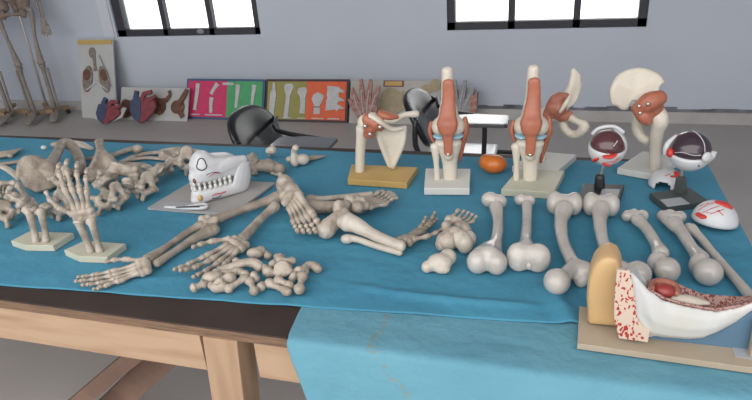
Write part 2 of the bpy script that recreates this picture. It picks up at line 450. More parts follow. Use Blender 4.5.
def fB(u, v):
    # drapes over the front edge, right of the bare table front
    s = v*.78
    x = -.452+u*1.0
    e_ = max(0, 1-u*5)
    L0 = .22
    rc = .012                                   # soft roll over the table edge
    if s < L0-rc:
        y = TY0+.22-s-.012
        z = TT+.0026-.0020*min(1,max(0,(y-TY0-.03)/.03))+.0026*cr(x+.7,y)*max(0, min(1, (.85+(x+.4)*.07-y)/.03))
        x2 = x+e_*.030*s/L0
    else:
        t = (s-L0+rc)/rc; y0_ = TY0-.012+rc
        if t < PI/2:
            y = y0_-rc*math.sin(t); z = TT+.003-rc*(1-math.cos(t)); d = max(0, s-L0); x2 = x+e_*.030
        else:
            d = (t-PI/2)*rc; g = min(1, d*6)
            y = y0_-rc-.05*(1-math.exp(-d*5))-.022*math.sin(x*9+1.1)*min(1,d*4)
            y -= .045*g*math.exp(-((x-.03-.42*d)/.035)**2)+.030*g*math.exp(-((x-.13-.5*d)/.03)**2)+.022*g*math.exp(-((x-.24-.3*d)/.03)**2)
            y += .008*(cr(x,TT-d)-.5)*min(1,d*12)
            z = TT+.003-rc-d*.97; x2 = x+e_*(.030+.32*d)+.06*d*u
    if x2 > TX1+.01 and s < L0-rc: z -= (x2-TX1-.01)
    return V((x2, y, z))
oB = sheet('blue_sheet', fB, 220, 130, .0022, M['cloth_lit'])
# dusty trail running down the hanging sheet
m_ = M['cloth_lit']; N_ = m_.node_tree.nodes; L_ = m_.node_tree.links; bs = N_['Principled BSDF']
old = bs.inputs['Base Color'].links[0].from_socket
def nd(t, **k):
    n = N_.new(t)
    for a, b_ in k.items(): setattr(n, a, b_)
    return n
p0, p1 = V((-0.3003,0.745,0.7864)), V((-0.2145,0.72,0.687)); dl = (p1-p0).normalized(); nl = V((dl.z,0,-dl.x)).normalized()
ge = nd('ShaderNodeNewGeometry'); dt = nd('ShaderNodeVectorMath', operation='DOT_PRODUCT'); dt.inputs[1].default_value = nl
L_.new(ge.outputs['Position'], dt.inputs[0])
sb = nd('ShaderNodeMath', operation='SUBTRACT'); sb.inputs[1].default_value = nl.dot(p0); L_.new(dt.outputs['Value'], sb.inputs[0])
ab = nd('ShaderNodeMath', operation='ABSOLUTE'); L_.new(sb.outputs[0], ab.inputs[0])
lt_ = nd('ShaderNodeMath', operation='LESS_THAN'); lt_.inputs[1].default_value = .007; L_.new(ab.outputs[0], lt_.inputs[0])
nz = nd('ShaderNodeTexNoise'); nz.inputs['Scale'].default_value = 130; L_.new(ge.outputs['Position'], nz.inputs['Vector'])
g2_ = nd('ShaderNodeMath', operation='GREATER_THAN'); g2_.inputs[1].default_value = .53; L_.new(nz.outputs['Fac'], g2_.inputs[0])
mu = nd('ShaderNodeMath', operation='MULTIPLY'); L_.new(lt_.outputs[0], mu.inputs[0]); L_.new(g2_.outputs[0], mu.inputs[1])
mk = nd('ShaderNodeMath', operation='MULTIPLY'); mk.inputs[1].default_value = .55; L_.new(mu.outputs[0], mk.inputs[0])
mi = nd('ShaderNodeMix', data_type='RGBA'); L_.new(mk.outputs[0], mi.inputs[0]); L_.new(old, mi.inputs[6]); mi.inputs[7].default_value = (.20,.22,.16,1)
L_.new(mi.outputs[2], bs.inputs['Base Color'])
solo(oB, 'blue sheet, front light painted into its colour, hanging down over the front edge of the table', 'sheet')

# ------------------------------------------------------------------ boards leaning on the back wall
class Board:
    """flat board leaning on the wall: origin bottom-left, fractions (s,t) of its size"""
    def __init__(s, name, p0, p1, h, label, cat, m, th=.012, lean=None, group=None):
        s.o = V(p0); s.ex = V(p1)-V(p0); w = s.ex.length; s.x = s.ex.normalized()
        back = V((-s.x.y, s.x.x, 0))
        if lean is None:
            gap = max(.02, (YW-.03)-max(p0[1],p1[1])-.02); lean = math.asin(min(.9, gap/h))
        s.y = (back*math.sin(lean)+V((0,0,1))*math.cos(lean)).normalized()
        s.n = s.x.cross(s.y).normalized(); s.w = w; s.h = h
        s.root = thing(name, s.o+s.ex*.5, label, cat, group)
        if m: s.poly('backing_board', [(0,0),(1,0),(1,1),(0,1)], -th, th, m)
    def P(s, a, c, d=0): return s.o+s.x*(a*s.w)+s.y*(c*s.h)+s.n*d
    def poly(s, name, out, d0, th, m, parent=None, bev=0):
        return B().prism([s.P(a,c,d0) for a,c in out], s.n*th, bev).build(name, m, parent or s.root, smooth=False)
    def strip(s, name, pts, m, d0=0, th=.006):
        """pts: (s,t,half width in m) along a bone-like cut-out"""
        L_, R2 = [], []
        for i, (a, c, hw) in enumerate(pts):
            p = V((a*s.w, c*s.h)); q0 = pts[max(i-1,0)]; q1 = pts[min(i+1,len(pts)-1)]
            d = V(((q1[0]-q0[0])*s.w, (q1[1]-q0[1])*s.h)).normalized(); nn = V((-d.y, d.x))*hw
            L_.append(((p+nn).x/s.w, (p+nn).y/s.h)); R2.append(((p-nn).x/s.w, (p-nn).y/s.h))
        return s.poly(name, L_+R2[::-1], d0, th, m)
    def oval(s, name, c, r, m, d0=0, th=.006, rot=0, n=20, f=lambda a: 1):
        out = []
        for k in range(n):
            a = 2*PI*k/n; x = r[0]*math.cos(a)*f(a); y = r[1]*math.sin(a)*f(a)
            out.append((c[0]+(x*math.cos(rot)-y*math.sin(rot))/s.w, c[1]+(x*math.sin(rot)+y*math.cos(rot))/s.h))
        return s.poly(name, out, d0, th, m)

# lungs chart
bd = Board('lung_chart', (-3.9713,4.1428,0), (-3.5986,4.1272,0), .665, 'tall white lung chart with yellow top strip leaning on the wall', 'chart', M['card'])
bd.poly('top_strip', [(.02,.935),(.98,.935),(.98,.99),(.02,.99)], .001, .006, M['tape'])
bd.strip('windpipe', [(.45,.86,.02),(.46,.78,.016),(.47,.66,.014),(.48,.60,.02)], M['lung'], .001)
bd.oval('larynx', (.42,.83), (.035,.045), M['lung'], .0012, .008)
for sx in (-1,1):
    bd.oval('lung', (.48+sx*.24,.50), (.052,.115), M['lung'], .001, .008, rot=sx*.22)
    bd.oval('lung_lobe', (.48+sx*.25,.555), (.04,.05), M['brown'], .009, .003, rot=sx*.3)
bd.strip('diaphragm', [(.2,.36,.004),(.5,.47,.01),(.8,.36,.004)], M['paper'], .0095, .002)
bd.strip('lung_outline', [(.62,.80,.004),(.80,.60,.004),(.93,.40,.004)], M['steel'], .0105, .003)

# white card with brown organs, hearts in front of it
bd = Board('organ_card', (-3.5684,4.121,0), (-2.8995,4.1112,0), .275, 'low wide white card carrying brown organ cut-outs behind the heart model', 'chart', M['card'], lean=.45)
bd.oval('organ_cutout', (.13,.33), (.08,.075), M['brown'], .001, .012, f=lambda a: 1+.18*math.cos(3*a))
bd.oval('organ_cutout', (.54,.46), (.085,.085), M['brown'], .001, .012, f=lambda a: 1+.2*math.cos(2*a+.6))
bd.strip('organ_cutout', [(.60,.55,.03),(.70,.62,.018),(.75,.78,.012),(.73,.9,.014)], M['brown'], .014, .008)
bd.strip('organ_cutout', [(.60,.35,.02),(.63,.18,.02)], M['brown'], .0145, .008)
bd.oval('organ_cutout', (.86,.42), (.055,.065), M['brown'], .001, .012, f=lambda a: 1+.15*math.cos(2*a))
bd.strip('organ_cutout', [(.88,.5,.02),(.94,.72,.022),(.99,.95,.016)], M['brown'], .0135, .008)
bd.strip('organ_cutout', [(.90,.3,.02),(.95,.12,.02)], M['brown'], .0138, .008)

def heart(name, p0, p1, h, label, tilt, rear):
    hb = Board(name, p0, p1, h, label, 'heart model', None, lean=.3)
    sh = [(.16,.30),(.30,.08),(.48,.0),(.66,.10),(.84,.34),(.94,.58),(.86,.76),(.62,.82),(.36,.80),(.14,.66)]
    def rt(l):
        out = []
        for a, c in l:
            x, y = a-.5, c-.45
            out.append((.5+x*math.cos(tilt)-y*math.sin(tilt), .45+x*math.sin(tilt)+y*math.cos(tilt)))
        mn = min(c for a, c in rt0) if False else 0
        return out
    hb.poly('ventricle_half', rt([sh[i] for i in (0,1,2)]+[(.50,.3),(.46,.80)]+[sh[8],sh[9]]), 0, .03, M['navy'], bev=.006)
    hb.poly('ventricle_half', rt([(.50,.3),(.48,.0),sh[3],sh[4],sh[5],sh[6],sh[7],(.46,.80)]), 0, .028, M['crimson'], bev=.006)
    hb.strip('artery', [(*rt([(.5,.72)])[0],.02),(*rt([(.56,.92)])[0],.018),(*rt([(.78,1.0)])[0],.016)], M['crimson'], .012, .022)
    hb.strip('vein', [(*rt([(.3,.72)])[0],.02),(*rt([(.32,.98)])[0],.016)], M['navy'], .012, .022)
    hb.strip('artery', [(*rt([(.7,.72)])[0],.015),(*rt([(.92,.9)])[0],.012)], M['crimson'], .014, .022)
    if rear: hb.poly('backing_board', rt([(.05,.05),(.55,-.0),(1.0,.45),(1.02,.85),(.1,.9)]), -.012, .012, M['card'])
heart('heart_model', (-3.7071,3.9818,0), (-3.424,3.9777,0), .215, 'blue and red heart cut-out left, leaning before the lung chart foot', -.35, True)
heart('heart_model', (-3.4152,4.0315,0), (-3.1111,4.0419,0), .265, 'bright blue and red heart cut-out standing before the white organ card', -.12, False)

# two bone posters
def poster(name, p0, p1, h, label, fm, ca, cb, split):
    bd = Board(name, p0, p1, h, label, 'poster', fm)
    bd.poly('poster_panel', [(.025,.055),(split,.055),(split,.945),(.025,.945)], .001, .004, ca)
    bd.poly('poster_panel', [(split,.055),(.975,.055),(.975,.945),(split,.945)], .001, .004, cb)
    return bd
bd = poster('bone_poster', (-2.9618,4.1874,0), (-2.2355,4.1746,0), .332, 'pink and green bone poster in a blue frame leaning on the wall', M['teal'], M['pink'], M['green'], .53)
pp = M['paper']; k = .0055
bd.strip('bone_cutout', [(.125,.22,.018),(.13,.30,.014),(.145,.6,.016),(.155,.88,.018)], pp, k)
bd.strip('bone_cutout', [(.33,.62,.016),(.365,.75,.014),(.41,.88,.020)], pp, k)
bd.strip('bone_cutout', [(.34,.16,.015),(.335,.35,.014),(.34,.54,.018)], pp, k)
bd.strip('bone_cutout', [(.655,.30,.012),(.665,.6,.016),(.67,.86,.020)], pp, k)
bd.strip('bone_cutout', [(.85,.28,.010),(.862,.6,.014),(.875,.86,.019)], pp, k)
for a, w in ((.13,.06),(.37,.11)): bd.poly('caption_strip', [(a-w,.095),(a+w,.095),(a+w,.125),(a-w,.125)], k, .002, pp)
bd.poly('caption_strip', [(.47,.85),(.61,.85),(.61,.91),(.47,.91)], k, .003, pp)
bd = poster('bone_poster', (-2.2246,4.1703,0), (-1.5284,4.1782,0), .336, 'olive and orange bone poster in a dark frame leaning on the wall', M['dframe'], M['olive'], M['coral'], .505)
bd.strip('bone_cutout', [(.09,.06,.018),(.09,.3,.022),(.10,.66,.026),(.105,.76,.014),(.10,.92,.007)], pp, k)
bd.strip('bone_cutout', [(.27,.10,.020),(.275,.3,.018),(.285,.6,.017),(.285,.74,.034),(.29,.83,.042),(.29,.89,.026)], pp, k)
bd.strip('bone_cutout', [(.465,.20,.022),(.468,.4,.020),(.465,.58,.022),(.455,.70,.042),(.45,.80,.030)], pp, k)
bd.strip('bone_cutout', [(.64,.19,.026),(.64,.40,.024),(.64,.48,.040),(.645,.58,.052),(.62,.67,.02)], pp, k)
bd.poly('bone_band', [(.605,.34),(.675,.34),(.675,.36),(.605,.36)], .012, .002, M['dframe'])
bd.strip('bone_cutout', [(.815,.29,.05),(.81,.4,.043),(.815,.46,.05),(.82,.55,.043),(.82,.62,.05),(.82,.72,.045),(.825,.83,.05)], pp, k)
for t in (.34,.52,.72): bd.strip('bone_cutout', [(.86,t,.030),(.90,t+.02,.016),(.955,t-.01,.005)], pp, k+.0002)
for a, w in ((.10,.05),(.28,.05),(.455,.05),(.65,.07),(.84,.07)): bd.poly('caption_strip', [(a-w,.075),(a+w,.075),(a+w,.10),(a-w,.10)], k, .002, pp)

# beige card with yellow label, hand cut-out stands in front of its left end
bd = Board('tissue_card', (-1.5125,4.1795,0), (-0.8056,4.1872,0), .325, 'wide beige card with yellow label and sandy tissue cut-outs', 'chart', M['tancard'])
bd.poly('label_frame', [(.37,.86),(.59,.86),(.59,1.0),(.37,1.0)], .001, .006, M['crimson'])
bd.poly('label', [(.385,.88),(.575,.88),(.575,.98),(.385,.98)], .0072, .002, M['tape'])
bd.oval('tissue_cutout', (.46,.47), (.095,.12), M['sand'], .001, .01, f=lambda a: 1+.1*math.cos(3*a)+.08*math.sin(2*a))
bd.oval('tissue_cutout', (.84,.80), (.045,.035), M['sand'], .001, .01)
bd.oval('tissue_cutout', (.93,.90), (.04,.045), M['sand'], .0015, .01)
bd.strip('tissue_cutout', [(.84,.8,.022),(.93,.86,.022)], M['sand'], .002, .0105)
bd.oval('tissue_cutout', (.60,.55), (.045,.07), M['sand'], .003, .01)

def hand_cut(name, p0, p1, h, label, m, bm_, fm, extra=None):
    hb = Board(name, p0, p1, h, label, 'hand model', None, lean=.2)
    hb.strip('palm', [(.5,.0,.045),(.5,.12,.05),(.48,.26,.075),(.5,.42,.09),(.52,.50,.08)], m, 0, .022)
    fing = [((.20,.44),(.10,.66),(.03,.80)), ((.38,.50),(.36,.76),(.34,.98)), ((.55,.50),(.62,.76),(.66,.97)), ((.70,.46),(.84,.68),(.92,.84)), ((.25,.30),(.06,.42),(-.06,.58))]
    for a in fing:
        hb.strip('finger', [(*a[0],.024),(*a[1],.018),(*a[2],.011)], fm, .001, .018)
    for a in fing[:4]:
        hb.strip('tendon', [(.5*(a[0][0]+.5),.25,.004),(*a[0],.004),(*a[1],.004)], bm_, .0225, .004)
    return hb
hand_cut('hand_model', (-1.458,4.0871,0), (-1.2218,4.0832,0), .365, 'reddish open hand model showing muscles, standing before the beige card', M['handred'], M['tancard'], M['handred'])
hb = hand_cut('hand_model', (-0.7951,4.2115,0), (-0.5481,4.1847,0), .335, 'grey foil hand cut-out with red side, half hidden behind the knee', M['steel'], M['tancard'], M['steel'])
hb.poly('muscle_patch', [(.72,.05),(.95,.12),(1.05,.45),(1.02,.72),(.84,.62),(.74,.35)], -.004, .024, M['handred'])
hb.poly('muscle_patch', [(.05,.02),(.30,.02),(.26,.40),(.02,.45)], -.004, .024, M['handred'])
hb.poly('backing_board', [(.0,.0),(.98,.0),(1.06,.74),(.8,.82),(.05,.72)], -.016, .011, M['steel'])

# ------------------------------------------------------------------ skeletons by the left wall
def skeleton(loc, yaw, label, m, lean=0):
    root = thing('skeleton', loc, label, 'skeleton', 'hanging skeletons by the left wall')
    X = xf(loc, yaw)
    P = lambda x, y, z: X @ V((x, y, z))
    b = B()
    for s in (-1,1):
        b.ell(P(s*.085,.02,.98), (.05,.035,.075), (0,s*.5,yaw)); b.ell(P(s*.075,-.03,.90), (.03,.028,.04)); b.tube([P(s*.09,-.01,.93), P(s*.05,-.06,.90), P(s*.01,-.065,.905)], .016)
    b.tube([P(0,.05,1.02), P(0,.07,.95), P(0,.05,.88)], [.04,.03,.01])
    b.build('pelvis', M['skel'], root, vox=.008, it=3)
    b = B()
    for i in range(17): b.ell(P(0,.045+.02*math.sin(i*.4),1.04+i*.027), (.022,.022,.012), u=8, v=6)
    b.tube([P(0,.05,1.02), P(0,.05,1.52)], .010); b.build('spine', m, root)
    for i in range(9):
        z = 1.16+i*.032; w = .13-.006*abs(i-3)
        for s in (-1,1): B().tube([P(0,.06,z+.02), P(s*w*.8,.05,z), P(s*w,-.01,z-.03), P(s*w*.7,-.07,z-.05), P(s*.02,-.085,z-.03)], .006, seg=6).build('rib', m, root)
    B().tube([P(0,-.09,1.20), P(0,-.09,1.42)], [.014,.018]).build('breastbone', m, root)
    b = B().ell(P(0,0,1.66), (.075,.092,.085)).ell(P(0,-.06,1.60), (.05,.045,.05)); b.build('skull', m, root, vox=.008)
    for s in (-1,1):
        B().tube([P(s*.02,-.08,1.43), P(s*.17,-.01,1.46)], .008).build('collarbone', m, root)
        B().tube([P(s*.18,0,1.44), P(s*.19,0,1.3), P(s*.20,.01,1.13)], [.024,.012,.020]).build('upper_arm_bone', m, root)
        for d in (-.012,.012): B().tube([P(s*.20+d,0,1.12), P(s*.21+d,-.03,.86)], [.010,.008]).build('forearm_bone', m, root)
        b = B().ell(P(s*.21,-.035,.82), (.03,.015,.04))
        for k in range(5): b.tube([P(s*.21+(k-2)*.013,-.035,.80), P(s*.21+(k-2)*.019,-.045,.70+.01*abs(k-2))], .006, seg=6)
        b.build('hand', m, root, vox=.005, it=1)
        B().tube([P(s*.085,0,.93), P(s*.125,0,.92), P(s*.125,0,.86), P(s*.105,-.015,.70), P(s*.09,0,.50)], [.024,.022,.020,.014,.028]).ell(P(s*.09,0,.495), (.036,.03,.028)).build('thigh_bone', m, root, vox=.006)
        B().tube([P(s*.09,0,.465), P(s*.09,0,.40), P(s*.085,.01,.10)], [.030,.016,.018]).build('shin_bone', m, root)
        B().tube([P(s*.122,.015,.44), P(s*.118,.015,.09)], [.010,.009]).build('calf_bone', m, root)
        B().ell(P(s*.085,.03,.055), (.022,.035,.025)).tube([P(s*.085,0,.07), P(s*.095,-.10,.045), P(s*.10,-.17,.03)], [.026,.030,.022], flat=(1.3,.6)).build('foot', m, root, vox=.006)
    st = M['stand']
    B().box(P(0,.10,.055), (.34,.05,.03), rz=yaw+.35, bev=.005).build('stand_base', st, root, smooth=False)
    B().box(P(0,.10,.0849), (.05,.34,.03), rz=yaw+.35, bev=.005).build('stand_base', st, root, smooth=False)
    B().tube([P(0,.10,.06), P(0,.115,1.72)], .010).build('stand_pole', M['brass'], root)
    for k in range(4):
        a = .35+k*PI/2
        B().lathe(P(.155*math.cos(a),.10+.155*math.sin(a),.02)-X.to_3x3()@V((-math.sin(a)*.011,math.cos(a)*.011,0)), [(.012,0),(.02,.003),(.02,.019),(.012,.022)], axis=X.to_3x3()@V((-math.sin(a),math.cos(a),0)), seg=14).build('castor', M['dark'], root)
    return root
skeleton((-4.27,4.05,0), .5, 'brownish hanging skeleton on a wooden stand, right one, nearest the lung chart', M['skel2'])
skeleton((-4.67,3.96,0), .15, 'brownish hanging skeleton on a wheeled stand, left one at the picture edge', M['skel2'])

# ------------------------------------------------------------------ writing-arm chairs behind the table
def chair(loc, yaw, label, tilt, seatm, tabm, padw=.175, pz=.655, tx=0):
    root = thing('tablet_chair', loc, label, 'chair')
    X = xf(loc, yaw); P = lambda x, y, z: X @ V((x, y, z))   # faces +x, tablet at -y (right hand)
    # padded back: rounded shell
    b = B(); n = 22
    up = V((-math.sin(tilt),0,math.cos(tilt))); c0 = V((-.20,0,pz))
    prof = []
    for k in range(n):
        a = 2*PI*k/n; ca, sa = math.cos(a), math.sin(a)
        prof.append((padw*math.copysign(abs(ca)**.8, ca), (.125 if sa > 0 else .12)*math.copysign(abs(sa)**.7, sa)))
    rings = []
    for sc, dx in ((.0,.016),(.5,.017),(.85,.012),(.97,.003),(1,-.008),(.95,-.020),(.6,-.026),(0,-.027)):
        rings.append([b.bm.verts.new(X @ (c0+V((dx+.10*(yy*sc)**2/.2/.2*.4,0,0))+V((0,yy*max(sc,.01),0))+up*(zz*max(sc,.01)))) for yy, zz in prof])
    for r0, r1 in zip(rings, rings[1:]):
        for k in range(n): b.bm.faces.new((r0[k], r0[(k+1)%n], r1[(k+1)%n], r1[k]))
    b.bm.faces.new(rings[0][::-1]); b.bm.faces.new(rings[-1])
    b.build('backrest', M['black'], root)
    B().box(P(-.04,0,.43), (.30,.36,.035), rz=yaw, bev=.014).build('seat', seatm, root)
    for s in (-1,1):
        B().tube([P(-.19,s*(padw-.015),.66), P(-.19,s*(padw+.005),.56), P(-.16,s*.19,.45), P(-.19,s*.20,.012)], .011).build('leg', M['tube'], root)
        B().tube([P(.19,s*.19,.42), P(.23,s*.20,.012)], .011).build('leg', M['tube'], root)
        B().tube([P(-.16,s*.185,.405), P(.19,s*.185,.405)], .010).build('side_rail', M['tube'], root)
    B().tube([P(-.20,padw-.01,.63), P(-.165,padw-.02,.655), P(-.11,.04,.640), P(.12,-.05,.640)], .010).build('arm', M['tube'], root)
    B().tube([P(.04+tx,-.10,.42), P(.045+tx,-.10,.55), P(.045+tx,-.09,.640)], .010).build('arm_post', M['tube'], root)
    tp = [(-.10,-.17),(-.09,-.18),(.13,-.18),(.14,-.17),(.14,-.07),(.13,-.06),(.0,-.055),(-.10,-.08)]
    tl = B().prism([P(x+tx,y,.640) for x,y in tp], (0,0,.014), .002).build('writing_tablet', M['tablet'], root, smooth=False)
    if tabm != M['tablet']: B().prism([P(x*.97+tx,-.12+(y+.12)*.93,.6545) for x,y in tp], (0,0,.004), .001).build('tablet_glare', tabm, tl, smooth=False)  # plate in the painted glare colour over the dark tablet
    return root
CH1 = chair((-.985,2.11,0), .0, 'black tablet-arm chair with dark writing tablet, before the olive poster', .38, M['black'], M['tablet'], .175, .625, .055)
CH2 = chair((-.345,2.43,0), .0, 'black tablet-arm chair with window glare painted white on tablet and seat, behind the left knee model', .45, M['glare'], M['glare'], .18, .62, .033)
# ------------------------------------------------------------------ loose vertebrae and bones at the back left
def up(p, h=0): return (p[0], p[1], TZ+h)
VM = [vertebra_mesh(), vertebra_mesh(.017,.020,.040,.034), vertebra_mesh(.014,.016,.032,.028)]
def vert(p, k, rot, sc, label, grp, m='aged'):
    place_mesh('vertebra', VM[k], M[m], up(p), rot, sc, label, 'vertebra', grp)
g1 = 'vertebrae spread beside the hand models'
vert((-1.1505,1.2969,0.755), 0, (.5,.35,2.3), 1.35, 'largest vertebra of the spread, raised spine pointing up, right of the tall standing hand', g1)
vert((-1.1244,1.1573,0.755), 0, (.2,.5,.4), 1.0, 'vertebra lying nearest the camera, just right of the tall standing hand', g1)
vert((-1.0961,1.1736,0.755), 2, (1.3,.2,1.2), 1.0, 'small vertebra on its side, right beside the nearest one of the spread', g1)
vert((-1.0687,1.2085,0.755), 1, (.9,.1,3.4), 1.0, 'vertebra in front of the largest one, with flat end facing the camera', g1)
vert((-1.0592,1.2483,0.755), 1, (1.2,.5,.9), 1.0, 'vertebra at the right end of the spread, left of the jaw model board', g1)
vert((-1.2161,1.3023,0.755), 1, (.3,-.5,5.2), 1.1, 'vertebra left of the largest one, behind the standing fingers', g1)
vert((-1.1535,1.2352,0.755), 2, (.7,.2,4.1), 1.2, 'small vertebra tucked between the largest and the nearest vertebra', g1)
vert((-1.1291,1.2997,0.755), 2, (.7,.6,1.1), 1.1, 'small vertebra touching the right side of the largest one', g1)
g2 = 'vertebrae string left of the jaw model'
vert((-1.0901,1.4634,0.755), 1, (.4,.2,.7), 1.05, 'rearmost vertebra of the short string left of the jaw model', g2)
vert((-1.1,1.4301,0.755), 1, (.7,-.2,2.2), 1.05, 'second rearmost vertebra of the short string left of the jaw model', g2)
vert((-1.0719,1.3722,0.755), 2, (.5,.3,3.6), 1.1, 'third vertebra from the back in the string left of the jaw model', g2)
vert((-1.0604,1.33,0.755), 2, (.8,.2,5.0), 1.05, 'nearest vertebra of the short string left of the jaw model', g2)
vert((-1.0299,1.423,0.755), 1, (1.4,.2,.5), 1.1, 'blocky vertebra half hidden behind the front of the jaw model', g2)
g3 = 'vertebrae at the left edge of the table'
vert((-1.336,1.0439,0.755), 0, (.4,.2,1.0), 1.0, 'vertebra at the left picture edge, left of the short standing hand base', g3)
vert((-1.3298,1.0734,0.755), 1, (.9,.3,2.5), 1.15, 'vertebra right of the leftmost one, behind the short standing hand base', g3)
vert((-1.207,1.0694,0.755), 2, (.6,.2,4.0), 1.15, 'small vertebra between the two standing hand bases', g3)
vert((-1.2146,1.1024,0.755), 2, (1.1,.4,1.0), 1.1, 'small vertebra left of the tall standing hand wrist, behind its neighbour', g3)
vert((-1.4226,1.1386,0.755), 1, (.3,.6,3.0), 1.15, 'vertebra left of the curled fingers near the left picture edge', g3)
vert((-1.3473,1.2705,0.755), 0, (.6,.1,.3), .95, 'round vertebra body seen behind the fingers of the tall standing hand', g3)
g4 = 'vertebrae and pieces right of the jaw model'
vert((-0.8433,1.446,0.755), 1, (.7,.9,1.2), 1.0, 'tan vertebra touching the rear of the jaw model', g4, 'tan')
b = B().tube([(-0.8291,1.4373,0.775), (-0.8035,1.4508,0.777), (-0.763,1.4452,0.775)], [.014,.018,.02]).ell((-0.744,1.4373,0.773), (.02,.016,.02)).tube([(-0.7604,1.4532,0.775), (-0.7899,1.4668,0.79)], [.008,.007])
solo(b.build('sacrum', M['tan'], vox=.004), 'tan sacrum piece with pale end, right of the jaw model', 'bone')
solo(B().ell((-0.748,1.4454,0.771), .017).tube([(-0.7679,1.4388,0.765), (-0.7339,1.4255,0.763)], .009).build('small_bone', M['bone_s'], vox=.0035), 'pale knobby bone end resting against the tan sacrum', 'bone')
solo(B().tube([(-0.8204,1.5296,0.785), (-0.8001,1.5297,0.789)], [.011,.014]).tube([(-0.8369,1.5762,0.755), (-0.8129,1.5347,0.785)], [.01,.006]).build('small_bone', M['bone_s'], vox=.004), 'small pale bone standing behind the tan sacrum', 'bone')
b = B().tube([(-0.727,1.5043,0.767), (-0.7262,1.5127,0.8), (-0.7154,1.507,0.815)], [.012,.009,.011]).ell((-0.7063,1.5247,0.771), (.02,.016,.018)).ell((-0.7235,1.5033,0.766), .011).tube([(-0.7595,1.534,0.765), (-0.7177,1.5285,0.769)], .010)
solo(b.build('breastbone_piece', M['bone_s'], vox=.004), 'pale knobby bone with an upright prong near the back edge of the sheet', 'bone')
solo(B().tube([(-0.7185,1.552,0.763), (-0.6875,1.5721,0.763), (-0.6568,1.5933,0.761)], [.014,.011,.002], flat=(1.3,.5)).build('bone_sliver', M['tan'], vox=.003), 'pointed flat bone sliver right of the pronged bone', 'bone')

# ribs
def rib(pts, r, label, m='aged'):
    solo(B().tube(pts, r, flat=(1.25,.7), fdir=(0,0,1), seg=10, sub=5).build('rib', M[m]), label, 'rib', 'ribs across the back left of the sheet')
rib([(-1.2956,1.4511,0.767),(-1.2868,1.5043,0.767),(-1.2552,1.5392,0.767),(-1.2013,1.5541,0.767),(-1.1539,1.5501,0.767),(-1.1113,1.5235,0.767),(-1.0911,1.4965,0.765)], [.007,.008,.008,.008,.008,.008,.010], 'long rib whose bend is nearest the jaw model, second arc from the back')
rib([(-1.2938,1.4684,0.767),(-1.2713,1.4979,0.765),(-1.2286,1.5114,0.765),(-1.1654,1.5053,0.765),(-1.1118,1.4899,0.765)], [.006,.007,.007,.007,.006], 'thin flat rib inside the long arc left of the jaw model')
rib([(-1.3133,1.4073,0.767),(-1.2867,1.4394,0.767),(-1.2399,1.4507,0.767),(-1.191,1.4381,0.767),(-1.1593,1.4135,0.767),(-1.1651,1.3916,0.766),(-1.1882,1.3795,0.765)], [.008,.009,.009,.009,.009,.008,.006], 'short strongly hooked rib behind the largest vertebra')
rib([(-1.2348,1.5645,0.767),(-1.2069,1.5908,0.767),(-1.1583,1.5977,0.767),(-1.0939,1.5838,0.767)], [.006,.008,.008,.006], 'rearmost rib, nearly straight, behind the jaw model')
rib([(-1.72,1.3986,0.765),(-1.6808,1.4208,0.765),(-1.6525,1.4464,0.765),(-1.6197,1.4637,0.765)], [.008]*4, 'straight brownish rib at the left, behind the left hip bone', 'tan')
rib([(-1.7525,1.3986,0.767),(-1.6761,1.3727,0.767),(-1.6097,1.3389,0.767),(-1.543,1.2994,0.767)], [.008,.009,.009,.008], 'pale rib slanting from the left picture edge to the hip bone', 'bone_s')
rib([(-1.4733,1.471,0.765),(-1.4371,1.4839,0.765),(-1.4075,1.5053,0.765)], [.007]*3, 'short brownish rib between the two hip bones', 'tan')
solo(B().tube([(-1.6042,1.5883,0.775),(-1.5643,1.5885,0.769),(-1.4937,1.562,0.765)], [.012,.014,.007], flat=(1.2,.7)).build('collarbone', M['bone_s'], vox=.003), 'pale tapering bone behind the ring of the left hip bone', 'bone')
b = B().tube([(-1.3761,1.4766,0.767),(-1.3556,1.5193,0.767),(-1.3384,1.5583,0.767),(-1.3075,1.5602,0.771)], [.010,.009,.010,.014]).ell((-1.3032,1.5539,0.77), (.017,.016,.015))
solo(b.build('shoulder_bone', M['aged'], vox=.0035), 'slender bone with knobbed end behind the right hip bone', 'bone')
solo(B().tube([(-1.8078,1.4574,0.763),(-1.7657,1.4757,0.765),(-1.7664,1.5097,0.763),(-1.7665,1.5397,0.761)], [.02,.022,.012,.003], flat=(1.2,.45), fdir=(0,0,1)).tube([(-1.7595,1.468,0.761),(-1.7399,1.4654,0.761)], .008).build('blade_bone', M['aged'], vox=.003), 'flat pointed bone at the far left corner of the sheet', 'bone')
solo(B().ell((-1.689,1.5523,0.763), (.010,.009,.008)).ell((-1.684,1.5535,0.762), .007).build('bone_chip', M['white'], vox=.003), 'tiny white bone chip alone on the sheet near the back edge', 'bone')
solo(B().tube([(-1.6758,1.5783,0.765),(-1.6551,1.58,0.767),(-1.6284,1.578,0.765)], [.008,.011,.007]).build('dark_bone', M['tan'], vox=.003), 'small dark bone left of the hip bone ring at the back', 'bone')

